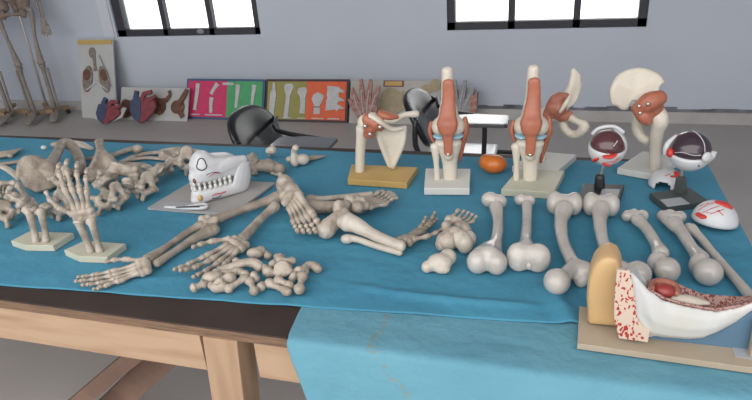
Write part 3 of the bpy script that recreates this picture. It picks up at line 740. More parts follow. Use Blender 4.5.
def blade(b, pts, th):
    """closed curved plate through 3D outline pts (fan from the middle)"""
    P = [V(p) for p in pts]; c = sum(P, V())/len(P)
    n = V()
    for i in range(len(P)): n += (P[i]-c).cross(P[(i+1)%len(P)]-c)
    n.normalize()
    bm = b.bm
    for sgn in (1,):
        t = [bm.verts.new(p+n*th/2) for p in P]; u = [bm.verts.new(p-n*th/2) for p in P]
        m1 = [bm.verts.new(p.lerp(c,.5)+n*th*.1-n*th*.2) for p in P]; m2 = [bm.verts.new(p.lerp(c,.5)-n*th*.5) for p in P]
        ct = bm.verts.new(c+n*th*.05-n*th*.2); cu = bm.verts.new(c-n*th*.55)
        k = len(P)
        for i in range(k):
            j = (i+1)%k
            bm.faces.new((t[i],t[j],m1[j],m1[i])); bm.faces.new((m1[i],m1[j],ct))
            bm.faces.new((u[j],u[i],m2[i],m2[j])); bm.faces.new((m2[j],m2[i],cu))
            bm.faces.new((t[j],t[i],u[i],u[j]))
    return b
# hip bones lying on the sheet
b = B()
blade(b, [(-1.4781,1.263,0.83),(-1.4641,1.2788,0.84),(-1.447,1.3065,0.83),(-1.4172,1.3158,0.815),(-1.3623,1.2872,0.785),(-1.3607,1.2704,0.767),(-1.371,1.2378,0.765),(-1.3932,1.2095,0.767),(-1.4396,1.2203,0.775),(-1.4723,1.2379,0.8)], .014)
b.tube([(-1.4781,1.263,0.83),(-1.4641,1.2788,0.84),(-1.447,1.3065,0.83)], [.010,.011,.009]).tube([(-1.4657,1.2313,0.8),(-1.4781,1.263,0.83)], .009)
b.tube([(-1.4031,1.2827,0.81),(-1.4273,1.3309,0.815),(-1.4683,1.3974,0.817),(-1.5324,1.488,0.81),(-1.5167,1.498,0.8),(-1.4652,1.4647,0.785),(-1.4099,1.4127,0.777),(-1.3729,1.3612,0.773),(-1.3737,1.3248,0.775),(-1.3918,1.302,0.79)], [.024,.017,.015,.016,.019,.017,.016,.017,.016,.020])
solo(b.build('hip_bone', M['tan'], vox=.0045, it=4), 'tan hip bone with broad blade and open ring, behind the standing hands at left', 'hip bone')
b = B()
blade(b, [(-1.3588,1.4408,0.815),(-1.3346,1.4433,0.815),(-1.2952,1.413,0.805),(-1.2662,1.4007,0.785),(-1.2585,1.3666,0.77),(-1.2754,1.3455,0.765),(-1.2752,1.3053,0.763),(-1.311,1.3108,0.765),(-1.3026,1.336,0.79),(-1.309,1.3734,0.81)], .018)
b.tube([(-1.3913,1.4926,0.815),(-1.3418,1.4336,0.815),(-1.3134,1.3858,0.805),(-1.3127,1.355,0.785),(-1.3151,1.3206,0.767)], [.015,.012,.013,.013,.010]).ell((-1.3949,1.4922,0.815), (.016,.012,.010))
b.tube([(-1.3121,1.4112,0.805),(-1.2724,1.3874,0.79),(-1.2641,1.3737,0.77),(-1.2722,1.3459,0.765)], [.014,.018,.014,.010])
solo(b.build('hip_bone', M['tan'], vox=.0045, it=4), 'second hip bone with upright neck and hollow front, right of the ringed one', 'hip bone')

# ------------------------------------------------------------------ standing hand models
def axes(loc, x, y, sc=1):
    x = V(x).normalized(); y = V(y); y = (y-x*y.dot(x)).normalized(); z = x.cross(y)
    m = Matrix(((x.x,y.x,z.x,loc[0]),(x.y,y.y,z.y,loc[1]),(x.z,y.z,z.z,loc[2]),(0,0,0,1)))
    return m @ Matrix.Diagonal((sc,sc,sc,1))
hm = thing('hand_model', (-0.9893,0.9576,0.755), 'tall standing skeleton hand on greenish base, open fingers bending left', 'hand model', 'standing skeleton hands')
B().prism([(-1.046,0.9297,0.755),(-1.0301,0.9765,0.755),(-0.92,0.9807,0.755),(-0.9201,0.9184,0.755),(-0.9909,0.9105,0.755)], (0,0,.016), .002).build('base', M['baseg'], hm, smooth=False)
zf = .016
B().tube([(-0.9742,0.9322,0.771),(-0.9742,0.9305,0.8),(-0.9742,0.9256,0.84),(-0.9745,0.926,0.852)], [.009,.0075,.009,.013], sub=4).build('forearm_bone', M['aged'], hm)
B().tube([(-0.953,0.9358,0.771),(-0.954,0.9384,0.8),(-0.9451,0.9301,0.84),(-0.95,0.9336,0.85)], [.009,.007,.0085,.012], sub=4).build('forearm_bone', M['aged'], hm)
hand_parts(hm, axes((-0.9624,0.9315,0.855), (-.06,.05,1), (-.85,-.52,0), .82), M['aged'], ((.25,.75,.6),(.22,.75,.6),(.22,.7,.6),(.2,.65,.6)), .3, .85, 1, thumb=.85, fat=1.55)
hm = thing('hand_model', (-1.1572,0.9823,0.755), 'short standing skeleton hand on pale base, fingers curled over, nearest the left edge', 'hand model', 'standing skeleton hands')
B().prism([(-1.2145,0.9459,0.755),(-1.2078,0.9943,0.755),(-1.0872,1.0063,0.755),(-1.089,0.9431,0.755),(-1.1632,0.933,0.755)], (0,0,.016), .002).build('base', M['baseg'], hm, smooth=False)
B().tube([(-1.1447,0.9505,0.771),(-1.1446,0.9558,0.8),(-1.1396,0.9546,0.84),(-1.1489,0.96,0.852)], [.009,.0075,.009,.013], sub=4).build('forearm_bone', M['aged'], hm)
B().tube([(-1.1196,0.9546,0.771),(-1.1169,0.9601,0.8),(-1.1054,0.9546,0.84),(-1.1092,0.9595,0.85)], [.009,.007,.0085,.012], sub=4).build('forearm_bone', M['aged'], hm)
hand_parts(hm, axes((-1.1295,0.962,0.855), (-.25,-.1,.8), (.75,-.65,0), .74), M['aged'], (1.0,1.05,1.0,.9), .4, .9, 2, thumb=.7, fat=1.6)

# ------------------------------------------------------------------ arms
def lying(u, tip, lift): return (V(tip)-V(u))
ar = thing('arm_skeleton', (-0.8005,1.1215,0.755), 'long aged arm skeleton with flat hand, lying left of the feet', 'arm skeleton', 'arm skeletons lying on the sheet')
b = B().tube([(-0.6608,1.2545,0.775),(-0.6931,1.2222,0.774),(-0.7367,1.1663,0.773),(-0.7671,1.1128,0.773),(-0.7807,1.0975,0.769)], [.020,.012,.011,.013,.016]).ell((-0.6582,1.2549,0.775), .019).ell((-0.7726,1.0885,0.769), (.014,.020,.014)).ell((-0.7724,1.1133,0.775), .013)
b.build('upper_arm_bone', M['tan'], ar, vox=.0035)
b = B().tube([(-0.7834,1.0907,0.775),(-0.8006,1.06,0.771),(-0.8138,0.9897,0.769),(-0.8218,0.9267,0.769)], [.013,.009,.008,.014]).ell((-0.8241,0.9263,0.769), (.013,.014,.013))
b.build('forearm_bone', M['tan'], ar, vox=.003)
b = B().tube([(-0.7521,1.0677,0.771),(-0.7706,1.0361,0.768),(-0.7876,0.9723,0.766),(-0.796,0.9178,0.767)], [.017,.011,.008,.010]).ell((-0.7475,1.0734,0.771), (.018,.015,.015))
b.build('forearm_bone', M['tan'], ar, vox=.003)
b = B().ell((-0.7875,1.0966,0.785), .010).ell((-0.777,1.1061,0.785), .009).ell((-0.7541,1.099,0.785), (.012,.008,.008)).tube([(-0.7804,1.0918,0.78),(-0.7509,1.0963,0.78)], .009)
b.build('elbow_knobs', M['aged'], ar, vox=.0028, it=2)
w0 = V((-0.8026,0.9034,0.77)); d0 = (V((-0.893,0.8236,0.767))-w0).normalized()
hand_parts(ar, axes(w0, d0, (d0.y, -d0.x, .35), .78), M['aged'], (.06,.10,.12,.08), .05, .75, 3, thumb=.55, fat=1.6)
ar = thing('arm_skeleton', (-0.6638,1.0919,0.755), 'shorter arm skeleton with hand, lying behind the loose bone pile', 'arm skeleton', 'arm skeletons lying on the sheet')
b = B().tube([(-0.6484,1.2034,0.775),(-0.6559,1.1673,0.773),(-0.6585,1.1178,0.771),(-0.6567,1.0633,0.771),(-0.657,1.0396,0.771)], [.014,.010,.011,.012,.014]).ell((-0.6488,1.2049,0.777), (.014,.012,.012))
b.build('upper_arm_bone', M['aged'], ar, vox=.003)
w0 = V((-0.6483,1.0291,0.775)); d0 = (V((-0.6984,0.8719,0.767))-w0).normalized()
hand_parts(ar, axes(w0, d0, (d0.y, -d0.x, .3), .92), M['aged'], (.06,.16,.1,.15), .1, .9, 4, thumb=.6, fat=1.5)
hd = thing('hand_skeleton', (-0.295,1.1511,0.755), 'grey-brown hand skeleton with splayed fingers at the end of the shin bones', 'hand skeleton')
w0 = V((-0.2945,1.0861,0.773)); d0 = (V((-0.2478,1.2155,0.769))-w0).normalized()
hand_parts(hd, axes(w0, d0, (d0.y, -d0.x, .2), .76), M['tan'], (.02,.14,.06,.2), .05, .35, 5, thumb=.85, fat=1.6)

# ------------------------------------------------------------------ legs and feet
def foot(name, label, heel, toe, roll, m, sc=1, seed=0, mirror=False, grp='foot skeletons on the sheet', zl=.002, pitch=0):
    root = thing(name, (heel[0],heel[1],TZ), label, 'foot skeleton', grp)
    h = V((heel[0],heel[1],TZ+zl)); d = V(toe)-V(heel); d.z = 0
    L = d.length; s = sc*L/.215
    yaw = math.atan2(d.y, d.x)
    mx = xf(h, yaw, pitch, roll, s, mirror)
    return root, mx
ft, mx = foot('foot_skeleton', 'left foot skeleton, heel by the arm bone and toes pointing to the camera', (-0.668,1.3284,0.755), (-0.51,1.1022,0.755), .35, 'aged', zl=.006)
foot_parts(ft, mx, M['aged'], 1, wy=.62)
b = B().tube([(-0.5779,1.2602,0.775),(-0.549,1.2685,0.773),(-0.4943,1.2882,0.773),(-0.4316,1.3164,0.771)], [.013,.008,.008,.009]).ell((-0.5754,1.2605,0.775), (.016,.011,.012))
b.build('calf_bone', M['aged'], ft, vox=.003)
b = B().tube([(-0.5779,1.2208,0.777),(-0.5405,1.2191,0.775),(-0.4862,1.227,0.775),(-0.4328,1.2362,0.777)], [.020,.017,.015,.02])
b.build('shin_bone', M['tan'], ft, vox=.0035)
ft, mx = foot('foot_skeleton', 'right foot skeleton, heel knob near, toes pointing back beside the yellow base', (-0.4746,1.0985,0.755), (-0.3817,1.3128,0.755), -.15, 'aged', zl=.004)
foot_parts(ft, mx, M['aged'], 2)
b = B().tube([(-0.4294,1.1165,0.795),(-0.4075,1.113,0.791),(-0.3661,1.096,0.781),(-0.3254,1.0782,0.777),(-0.2915,1.0655,0.775)], [.024,.019,.0135,.012,.0125]).ell((-0.4375,1.1191,0.793), (.018,.018,.016)).ell((-0.2915,1.0655,0.775), (.009,.013,.013))
b.build('shin_bone', M['bone_s'], ft, vox=.004)
b = B().tube([(-0.4216,1.0862,0.769),(-0.4024,1.0911,0.768),(-0.3511,1.0717,0.766),(-0.2908,1.0517,0.766)], [.012,.008,.0075,.0075]).ell((-0.4244,1.0875,0.768), (.013,.011,.011))
b.build('calf_bone', M['bone_s'], ft, vox=.003)
ft, mx = foot('foot_skeleton', 'foot skeleton seen from the heel, toes away, beside the leftmost thigh bone', (-0.2089,1.0889,0.755), (-0.1708,1.2243,0.755), -.1, 'aged', sc=1.22, zl=.004, pitch=.12)
foot_parts(ft, mx, M['aged'], 3, toes=.9, wy=1.05, wx=.80)
B().ell((-0.201,1.0949,0.779), (.024,.022,.022)).ell((-0.1868,1.112,0.783), (.022,.022,.022)).ell((-0.1762,1.1401,0.781), (.022,.020,.020)).build('instep_bones', M['aged'], ft, vox=.0035)
b = B().ell((-0.1621,1.0883,0.779), (.018,.018,.022)).ell((-0.1744,1.1007,0.783), .02).ell((-0.158,1.118,0.775), (.016,.02,.018)).ell((-0.1836,1.105,0.775), .016)
b.build('ankle_bone', M['bone_s'], ft, vox=.0035)
b = B().ell((-0.2019,1.0185,0.773), (.026,.020,.018)).ell((-0.1889,1.0371,0.775), (.018,.017,.018)).ell((-0.2254,1.0034,0.768), (.012,.013,.013)).ell((-0.2129,1.0122,0.771), (.016,.015,.015)).ell((-0.1957,1.0059,0.765), (.018,.012,.010))
solo(b.build('heel_bone', M['bone_s'], vox=.0035, it=4), 'loose pale heel bone lying in front of the foot skeleton', 'bone')

# ------------------------------------------------------------------ loose bone pile
pile = 'small hand and foot bones in the front pile'
def lump(pts, label, m='aged', name='small_bone'):
    b = B()
    for p, r in pts: b.ell(p, r, u=12, v=8)
    solo(b.build(name, M[m], vox=.0025, it=3), label, 'bone', pile)
def stick(p, q, r, label, m='aged', knob=1.15):
    solo(knuckle(p, q, r, knob).build('finger_bone', M[m]), label, 'bone', pile)
lump([((-0.6,0.9939,0.768),(.020,.013,.013)),((-0.5908,1.0046,0.769),(.012,.011,.012))], 'large smooth oval bone at the back of the pile', 'aged', 'kneecap')
lump([((-0.5704,0.9951,0.764),(.010,.010,.009)),((-0.5805,1.0063,0.764),(.007,.006,.007))], 'small squarish bone right of the large oval one')
lump([((-0.6195,0.9472,0.775),(.009,.008,.009)),((-0.6111,0.9439,0.773),(.008,.007,.008))], 'small round bone on top of the long arched one')
b = B().tube([(-0.6375,0.9075,0.773),(-0.6163,0.9203,0.777),(-0.5928,0.9336,0.781),(-0.5737,0.9403,0.779),(-0.5612,0.9392,0.769)], [.009,.0085,.009,.011,.012], sub=5)
solo(b.build('arched_bone', M['aged']), 'long arched bone curving over the left half of the pile', 'bone', pile)
stick((-0.6419,0.8958,0.775), (-0.5956,0.9181,0.771), .009, 'straight bone under the arched one, pointing left')
lump([((-0.6422,0.8831,0.771),(.020,.013,.014)),((-0.6318,0.8894,0.773),(.013,.012,.012)),((-0.6507,0.8767,0.767),(.010,.010,.010))], 'big rounded bone at the left end of the pile', 'aged', 'tarsal_bone')
stick((-0.6635,0.8483,0.765), (-0.6468,0.8663,0.767), .010, 'short stubby bone at the far left tip of the pile')
lump([((-0.6169,0.8604,0.765),(.016,.012,.011)),((-0.6047,0.8631,0.767),(.010,.010,.012)),((-0.6308,0.8651,0.765),(.010,.008,.009))], 'blocky bone nearest the camera in the left half of the pile', 'aged', 'tarsal_bone')
lump([((-0.5994,0.8845,0.775),(.013,.012,.014)),((-0.6098,0.8783,0.773),(.009,.010,.011))], 'rounded bone beneath the middle of the arched one')
lump([((-0.6102,0.8652,0.779),(.009,.008,.009)),((-0.6144,0.8603,0.777),.007)], 'little knob lying on the blocky front bone')
stick((-0.5932,0.8576,0.765), (-0.5685,0.8969,0.773), .0095, 'waisted bone slanting up right from the front of the pile')
lump([((-0.5743,0.9007,0.777),(.010,.009,.009)),((-0.5861,0.9062,0.777),(.008,.008,.008))], 'small knob at the upper end of the slanting waisted bone')
lump([((-0.5561,0.9028,0.773),(.009,.010,.011)),((-0.5504,0.899,0.769),(.008,.009,.009))], 'upright knuckle in the middle of the pile')
stick((-0.5591,0.8901,0.769), (-0.5338,0.8595,0.764), .0095, 'short bone pointing at the camera from the middle of the pile')
lump([((-0.5307,0.8797,0.765),(.010,.009,.010)),((-0.531,0.8853,0.766),(.008,.008,.008))], 'round pebble-like bone right of the middle front bone')
lump([((-0.5377,0.9277,0.769),(.013,.012,.013)),((-0.5508,0.941,0.769),(.008,.009,.009)),((-0.5275,0.9289,0.767),(.008,.008,.009))], 'angular bone left of the notched vertebra in the pile')
lump([((-0.5358,0.9495,0.775),(.010,.010,.009)),((-0.5347,0.9618,0.775),(.008,.008,.008))], 'small bone topping the right heap, left of the flat one')
b = B().lathe(V((-0.507,0.9338,0.771)), [(.016,-.012),(.018,-.008),(.015,0),(.018,.008),(.016,.012)], axis=(.3,-.7,.6)).tube([(-0.5221,0.9427,0.771),(-0.5144,0.9204,0.769)], .008).tube([(-0.4994,0.9467,0.771),(-0.4896,0.9286,0.769)], .008)
solo(b.build('vertebra', M['aged'], vox=.0025, it=2), 'notched little vertebra in the middle of the right heap', 'bone', pile)
stick((-0.5271,0.9576,0.783), (-0.4939,0.9621,0.779), .0085, 'flat bone lying across the back of the right heap')
lump([((-0.5336,0.9831,0.771),(.010,.009,.010)),((-0.5447,0.9867,0.769),(.008,.008,.009))], 'pale bone behind the flat one at the rear of the right heap')
stick((-0.5231,0.8955,0.765), (-0.467,0.8704,0.765), .0095, 'long waisted bone nearest the camera in the right heap')
stick((-0.5033,0.898,0.775), (-0.4685,0.8853,0.771), .0095, 'waisted bone lying just behind the nearest long one')
lump([((-0.4785,0.9231,0.769),(.009,.009,.010)),((-0.4811,0.9178,0.765),(.008,.008,.009))], 'small knob right of the notched vertebra')
lump([((-0.4743,0.9401,0.773),(.010,.009,.009)),((-0.4677,0.9445,0.771),(.008,.008,.009)),((-0.4805,0.9378,0.769),.008)], 'knobby bone at the top of the rightmost group')
lump([((-0.4688,0.957,0.768),(.008,.009,.010)),((-0.4631,0.9474,0.765),(.007,.007,.008))], 'small bone between the knobby one and the curved one')
stick((-0.459,0.9233,0.771), (-0.449,0.8771,0.765), .011, 'thick bone standing out toward the camera at the right of the pile')
b = B().tube([(-0.4699,0.9696,0.765),(-0.4603,0.9736,0.766),(-0.4457,0.9643,0.766),(-0.4415,0.9589,0.765)], [.009,.0085,.010,.009])
solo(b.build('curved_bone', M['aged']), 'short curved bone at the far right end of the pile', 'bone', pile)
# ------------------------------------------------------------------ long bones at the right
lb = 'long bones in a row on the right of the sheet'
def longbone(name, b, label, m='bone', vox=.004, it=5):
    solo(b.build(name, M[m], vox=vox, it=it), label, 'long bone', lb)
b = B().tube([(-0.1175,1.2735,0.781),(-0.1067,1.2111,0.777),(-0.1014,1.1368,0.777),(-0.1029,1.0701,0.783),(-0.1061,1.0268,0.787)], [.017,.0125,.0125,.018,.028], sub=5)
b.ell((-0.1276,1.0201,0.782), (.022,.022,.0255)).ell((-0.0911,1.0225,0.782), (.022,.022,.0255)).ell((-0.1102,1.0295,0.785), (.034,.018,.020)).tube([(-0.1061,1.082,0.783),(-0.1107,1.0334,0.785)], [.019,.031], flat=(1.15,.8), fdir=(0,0,1))
b.ell((-0.1348,1.3054,0.783), (.022,.018,.020)).ell((-0.1108,1.2997,0.782), (.017,.018,.018))
longbone('thigh_bone', b, 'thigh bone with two big knuckles to the camera, leftmost of the row')
b = B().tube([(-0.0491,1.3038,0.779),(-0.0443,1.2206,0.777),(-0.0421,1.1427,0.779),(-0.0387,1.0814,0.785)], [.013,.0115,.012,.020], sub=5)
b.ell((-0.0502,1.0463,0.788), (.026,.017,.030), (-.35,0,.1)).ell((-0.0142,1.0485,0.788), (.026,.017,.030), (-.35,0,-.1)).ell((-0.0331,1.0475,0.789), (.030,.013,.026), (-.35,0,0)).ell((-0.0291,1.004,0.795), (.008,.006,.010))
b.ell((-0.0643,1.3252,0.781), (.017,.013,.016)).ell((-0.0435,1.3268,0.779), (.014,.013,.015))
longbone('shin_bone', b, 'shin bone with flat oval end to the camera, second from left in the row')
b = B().tube([(0.0332,1.2766,0.785),(0.0276,1.2141,0.781),(0.0323,1.1373,0.779),(0.0458,1.0742,0.779),(0.0583,1.0312,0.779)], [.022,.0145,.0125,.013,.017], sub=5)
b.ell((0.0133,1.3055,0.785), (.020,.028,.028)).ell((0.055,1.3061,0.785), (.020,.028,.028)).ell((0.0342,1.301,0.786), (.033,.024,.023))
b.tube([(0.0581,1.0355,0.783),(0.0399,1.0038,0.785),(0.0243,0.97,0.785)], [.018,.014,.018]).ell((0.0226,0.9761,0.782), .0248, u=24, v=16).ell((0.0707,1.0225,0.779), (.018,.022,.022)).ell((0.0657,1.0045,0.77), .013)
longbone('thigh_bone', b, 'thigh bone with ball head to the camera, left of the yellow block', vox=.0035)
b = B().tube([(0.1122,1.2881,0.785),(0.1078,1.2265,0.781),(0.1103,1.15,0.779),(0.1201,1.0868,0.779),(0.1299,1.0437,0.779)], [.022,.0145,.0125,.013,.017], sub=5)
b.ell((0.0919,1.3114,0.785), (.020,.028,.028)).ell((0.1346,1.3122,0.785), (.020,.028,.028)).ell((0.113,1.307,0.786), (.033,.024,.023))
b.tube([(0.1296,1.0443,0.783),(0.1457,1.0295,0.785),(0.16,1.0181,0.785)], [.018,.014,.018]).ell((0.1646,1.0272,0.782), .0248, u=24, v=16).ell((0.1202,1.0277,0.779), (.018,.022,.022))
longbone('thigh_bone', b, 'thigh bone whose lower end passes behind the yellow block', vox=.0035)
b = B().tube([(0.1863,1.2686,0.773),(0.2002,1.2284,0.773),(0.2108,1.1688,0.773),(0.2147,1.114,0.777)], [.015,.012,.012,.017], sub=5)
b.ell((0.168,1.2885,0.769), (.013,.012,.014)).ell((0.1829,1.2967,0.771), (.012,.010,.014)).ell((0.201,1.2915,0.77), (.013,.012,.015)).tube([(0.1677,1.2864,0.77),(0.1998,1.2824,0.772)], .011)
b.ell((0.2166,1.0501,0.78), (.024,.024,.025), u=20, v=12).ell((0.2044,1.0749,0.779), (.020,.022,.024))
longbone('upper_arm_bone', b, 'short upper arm bone, left of the pair near the red shell', vox=.0035)
b = B().tube([(0.2587,1.2606,0.773),(0.2677,1.2167,0.773),(0.2764,1.1551,0.773),(0.2834,1.1067,0.777)], [.018,.0125,.012,.017], sub=5)
b.ell((0.2422,1.2977,0.77), (.014,.012,.014)).ell((0.2564,1.3007,0.772), (.013,.010,.015)).ell((0.2758,1.2958,0.771), (.014,.012,.015)).tube([(0.2396,1.2924,0.77),(0.2735,1.2818,0.773)], .013)
b.tube([(0.2424,1.283,0.77),(0.2593,1.2377,0.773)], [.010,.012])
b.ell((0.2852,1.0536,0.781), (.0255,.0255,.026), u=22, v=14).ell((0.276,1.0767,0.781), (.020,.022,.025))
longbone('upper_arm_bone', b, 'upper arm bone with round ball head to the camera, right of its twin', vox=.0035)
b = B().tube([(0.2897,1.2455,0.769),(0.2999,1.2162,0.769),(0.3156,1.1428,0.768),(0.3334,1.0641,0.767),(0.3488,0.9872,0.767)], [.014,.009,.0085,.009,.011], sub=5).ell((0.2885,1.2499,0.769), (.014,.012,.012))
longbone('calf_bone', b, 'thin straight calf bone, rightmost of the row, running out of the picture', vox=.0028)

# ------------------------------------------------------------------ jaw model on grey board
jm = thing('jaw_model', (-0.8581,1.27,0.755), 'white human jaw model with teeth on a grey board', 'jaw model')
B().prism([(-1.0013,1.1755,0.755),(-0.753,1.175,0.755),(-0.7285,1.3772,0.755),(-0.977,1.3697,0.755)], (0,0,.007), .001).build('base', M['grey'], jm, smooth=False)
B().prism([(-0.9848,1.172,0.7622),(-0.8663,1.1719,0.7622),(-0.856,1.2177,0.7622),(-0.9706,1.2135,0.7622)], (0,0,.0012)).build('clear_label', M['silver'], jm, smooth=False)
B().tube([(-0.9468,1.1755,0.7675),(-0.8879,1.1761,0.7685),(-0.8393,1.1822,0.769),(-0.8351,1.1945,0.769),(-0.8523,1.2039,0.769),(-0.8917,1.1865,0.7675)], [.0035,.005,.005,.0045,.004,.003], seg=8).build('white_clip', M['white'], jm)
B().tube([(-0.9083,1.1685,0.773),(-0.847,1.1778,0.7745)], [.0015,.0022], seg=6).build('clip_slot', M['dark'], jm)
C0 = V((-0.8828,1.2182,0.763)); CR = V((-0.7944,1.2935,0.763))
e = (C0-CR).normalized(); nfar = V((-e.y, e.x, 0))
if nfar.y < 0: nfar = -nfar
mb = CR+nfar*.040
fw = (C0-mb); LJ = fw.length; fw.normalize(); sn = V((fw.y,-fw.x,0))
if sn.y > 0: sn = -sn
z0 = TZ+.007
def JP(a, s, z): return V((mb+fw*a+sn*s).xy.to_tuple()+(z0+z,))
def arch(t, rx=.036):
    """t in -1..1 around the tooth row; returns (forward, side)"""
    th = t*PI/2
    return (LJ*(1-abs(math.sin(th))**2.4)*.98, rx*math.sin(th)*(1 if True else 0)*(.62+.38*abs(math.sin(th))) if abs(t) < 1 else (rx*(1 if t > 0 else -1)))
ts = [i/8 for i in range(-8,9)]
ap = [arch(t) for t in ts]
_d = [(LJ*(1-.72*abs(x)**2.3), .0345*x) for x in [i/60-1 for i in range(121)]]
_l = [0]
for p, q in zip(_d, _d[1:]): _l.append(_l[-1]+math.hypot(p[0]-q[0], p[1]-q[1]))
def row(f):
    for k in range(len(_l)-1):
        if _l[k+1] >= f*_l[-1]-1e-9:
            w_ = (f*_l[-1]-_l[k])/(_l[k+1]-_l[k]); return (_d[k][0]+(_d[k+1][0]-_d[k][0])*w_, _d[k][1]+(_d[k+1][1]-_d[k][1])*w_)
    return _d[-1]
b = B().tube([JP(a,s*1.08,.020) for a,s in ap], [.015]*17, flat=(.72,1.25), fdir=(0,0,1))
b.tube([JP(a+.002,s*1.05,.010) for a,s in ap[5:12]], [.009,.011,.012,.013,.012,.011,.009])
for s in (-1,1):
    b.tube([JP(.010,s*.039,.018),JP(.000,s*.041,.042),JP(-.010,s*.042,.080)], [.018,.018,.013], flat=(1.5,.55), fdir=tuple(sn))
lj = b.build('lower_jaw', M['white'], jm, vox=.003, it=3)
b = B().tube([JP(a*.98,s*1.02,.068) for a,s in ap], [.012]*17, flat=(.85,1.4), fdir=(0,0,1))
def ring(z, a0, a1, w, n=20, p=.75):
    am, ah = (a0+a1)/2, (a1-a0)/2
    return [b.bm.verts.new(JP(am+ah*math.copysign(abs(math.cos(t))**p, math.cos(t)), w*math.copysign(abs(math.sin(t))**p, math.sin(t)), z)) for t in [2*PI*k/n for k in range(n)]]
rg = [ring(.060, -.004, LJ*.97, .037), ring(.076, -.010, LJ*.98, .040), ring(.086, -.012, LJ*.97, .040), ring(.092, -.008, LJ*.95, .038), ring(.101, -.002, LJ*.96, .037), ring(.106, LJ*.10, LJ*.93, .034), ring(.115, LJ*.44, LJ*.88, .029), ring(.125, LJ*.52, LJ*.83, .022), ring(.132, LJ*.58, LJ*.77, .014)]
for r0, r1 in zip(rg, rg[1:]):
    for k in range(20): b.bm.faces.new((r0[k], r0[(k+1)%20], r1[(k+1)%20], r1[k]))
b.bm.faces.new(rg[0][::-1]); b.bm.faces.new(rg[-1])
b.tube([JP(LJ*.42,.031,.084),JP(LJ*.18,.036,.087),JP(-.016,.040,.087)], [.019,.019,.014], flat=(1.1,.55), fdir=tuple(sn))
uj = b.build('upper_jaw', M['white'], jm, vox=.003, it=3)
od = sn*.8+fw*.55+V((0,0,.15))
na = [JP(LJ*.80+.012*math.cos(t)*(1 if math.sin(t) < 0 else .7), .026-.006*math.cos(t), .108+.015*math.sin(t)) for t in [2*PI*k/16 for k in range(17)]]
B().tube(surf(uj, na, od), .0014, seg=6, sub=2).build('nasal_outline', M['dark'], uj)
for r_ in range(2): B().tube(surf(uj, [JP(LJ*(.78-.05*r_),.03,.080-.006*r_), JP(LJ*(.66-.05*r_),.036,.083-.004*r_), JP(LJ*(.52-.05*r_),.038,.078-.004*r_)], sn), .0009, seg=6).build('vessel', M['red'] if r_ else M['navy'], uj)
for nm, z, hgt, pj, m_ in (('t', .0410, .0080, lj, 1.06), ('t', .0545, .0080, uj, 1.04)):
    for i in range(16):
        a, s = row(i/15)
        wd = .0047 if 5 <= i <= 10 else .0056
        B().ell(JP(a*1.0,s*m_,z), (wd,wd*.9,hgt), (0,0,0), 8, 6).build('tooth', M['tooth'], pj)
B().ell(JP(LJ*.93,.016,.018), (.007,.010,.010)).build('gum_window', M['orange'] if False else M['yellow'], lj)
B().ell(JP(LJ*.95,.010,.066), (.006,.008,.009)).build('gum_window', M['brown'], uj)
B().tube([JP(LJ*.74,.0365,.020),JP(LJ*.66,.039,.023),JP(LJ*.55,.0415,.021),JP(LJ*.45,.043,.022)], .0013, seg=6).build('red_vessel', M['red'], lj)
B().tube([JP(LJ*.76,.036,.013),JP(LJ*.66,.039,.012),JP(LJ*.56,.0405,.015)], .0013, seg=6).build('dark_vessel', M['navy'], lj)

# ------------------------------------------------------------------ knee models
def knee(c, yaw, label, base, bm):
    root = thing('knee_model', c, label, 'knee model', 'standing knee joint models')
    X = xf(c, yaw); P = lambda x, y, z: X @ V((x, y, z))
    B().prism([P(*p,0) for p in base], (0,0,.020), .0025).build('base', bm, root, smooth=False)
    iv = M['ivory']
    b = B().tube([P(.010,0,.018),P(.009,0,.06),P(.008,0,.108)], [.018,.019,.030], flat=(1.05,.85), fdir=(0,1,0)).ell(P(.006,0,.118), (.036,.028,.016))
    b.ell(P(.008,-.022,.092), (.012,.010,.014))
    b.build('shin_bone', iv, root, vox=.0035)
    B().tube([P(-.024,-.006,.018),P(-.025,-.006,.06),P(-.027,-.004,.104)], [.009,.0075,.012]).ell(P(-.028,-.004,.108), (.013,.012,.011)).build('calf_bone', iv, root, vox=.003)
    B().ell(P(-.012,0,.1375), (.022,.026,.0055)).ell(P(.026,0,.1375), (.021,.026,.0055)).ell(P(.006,-.014,.1375), (.022,.014,.004)).build('meniscus', M['blue_m'], root, vox=.0025, it=1)
    b = B().ell(P(-.014,.004,.161), (.022,.031,.023)).ell(P(.028,.004,.161), (.022,.031,.023)).tube([P(.007,.004,.168),P(.007,.004,.20),P(.006,.004,.24),P(.006,.004,.304)], [.034,.024,.0165,.0145])
    b.build('thigh_bone', iv, root, vox=.0035)
    b = B().tube([P(.009,-.013,.278),P(.010,-.014,.240),P(.008,-.020,.205),P(.007,-.030,.178),P(.007,-.034,.160)], [.0145,.016,.020,.026,.022], flat=(1.05,.55), fdir=(0,1,0), sub=4)
    b.tube([P(.007,-.034,.165),P(.008,-.034,.130),P(.008,-.033,.100)], [.018,.012,.011], flat=(1.1,.45), fdir=(0,1,0)).ell(P(.007,-.036,.172), (.019,.010,.021))
    b.build('thigh_muscle', M['muscle'], root, vox=.003, it=4)
    B().ell(P(.008,-.0385,.100), (.0045,.003,.0045)).build('screw', M['brass'], root)
    B().tube([P(-.036,.004,.170),P(-.040,.004,.148),P(-.032,0,.122)], [.007,.008,.005], flat=(.8,1.3), fdir=(0,1,0)).build('side_ligament', M['muscle'], root)
    B().tube([P(.048,.010,.180),P(.051,.010,.150),P(.042,.014,.11),P(.034,.018,.06)], [.006,.009,.008,.004], flat=(.9,1.5), fdir=(0,1,0)).build('calf_muscle', M['muscle'], root)
    return root
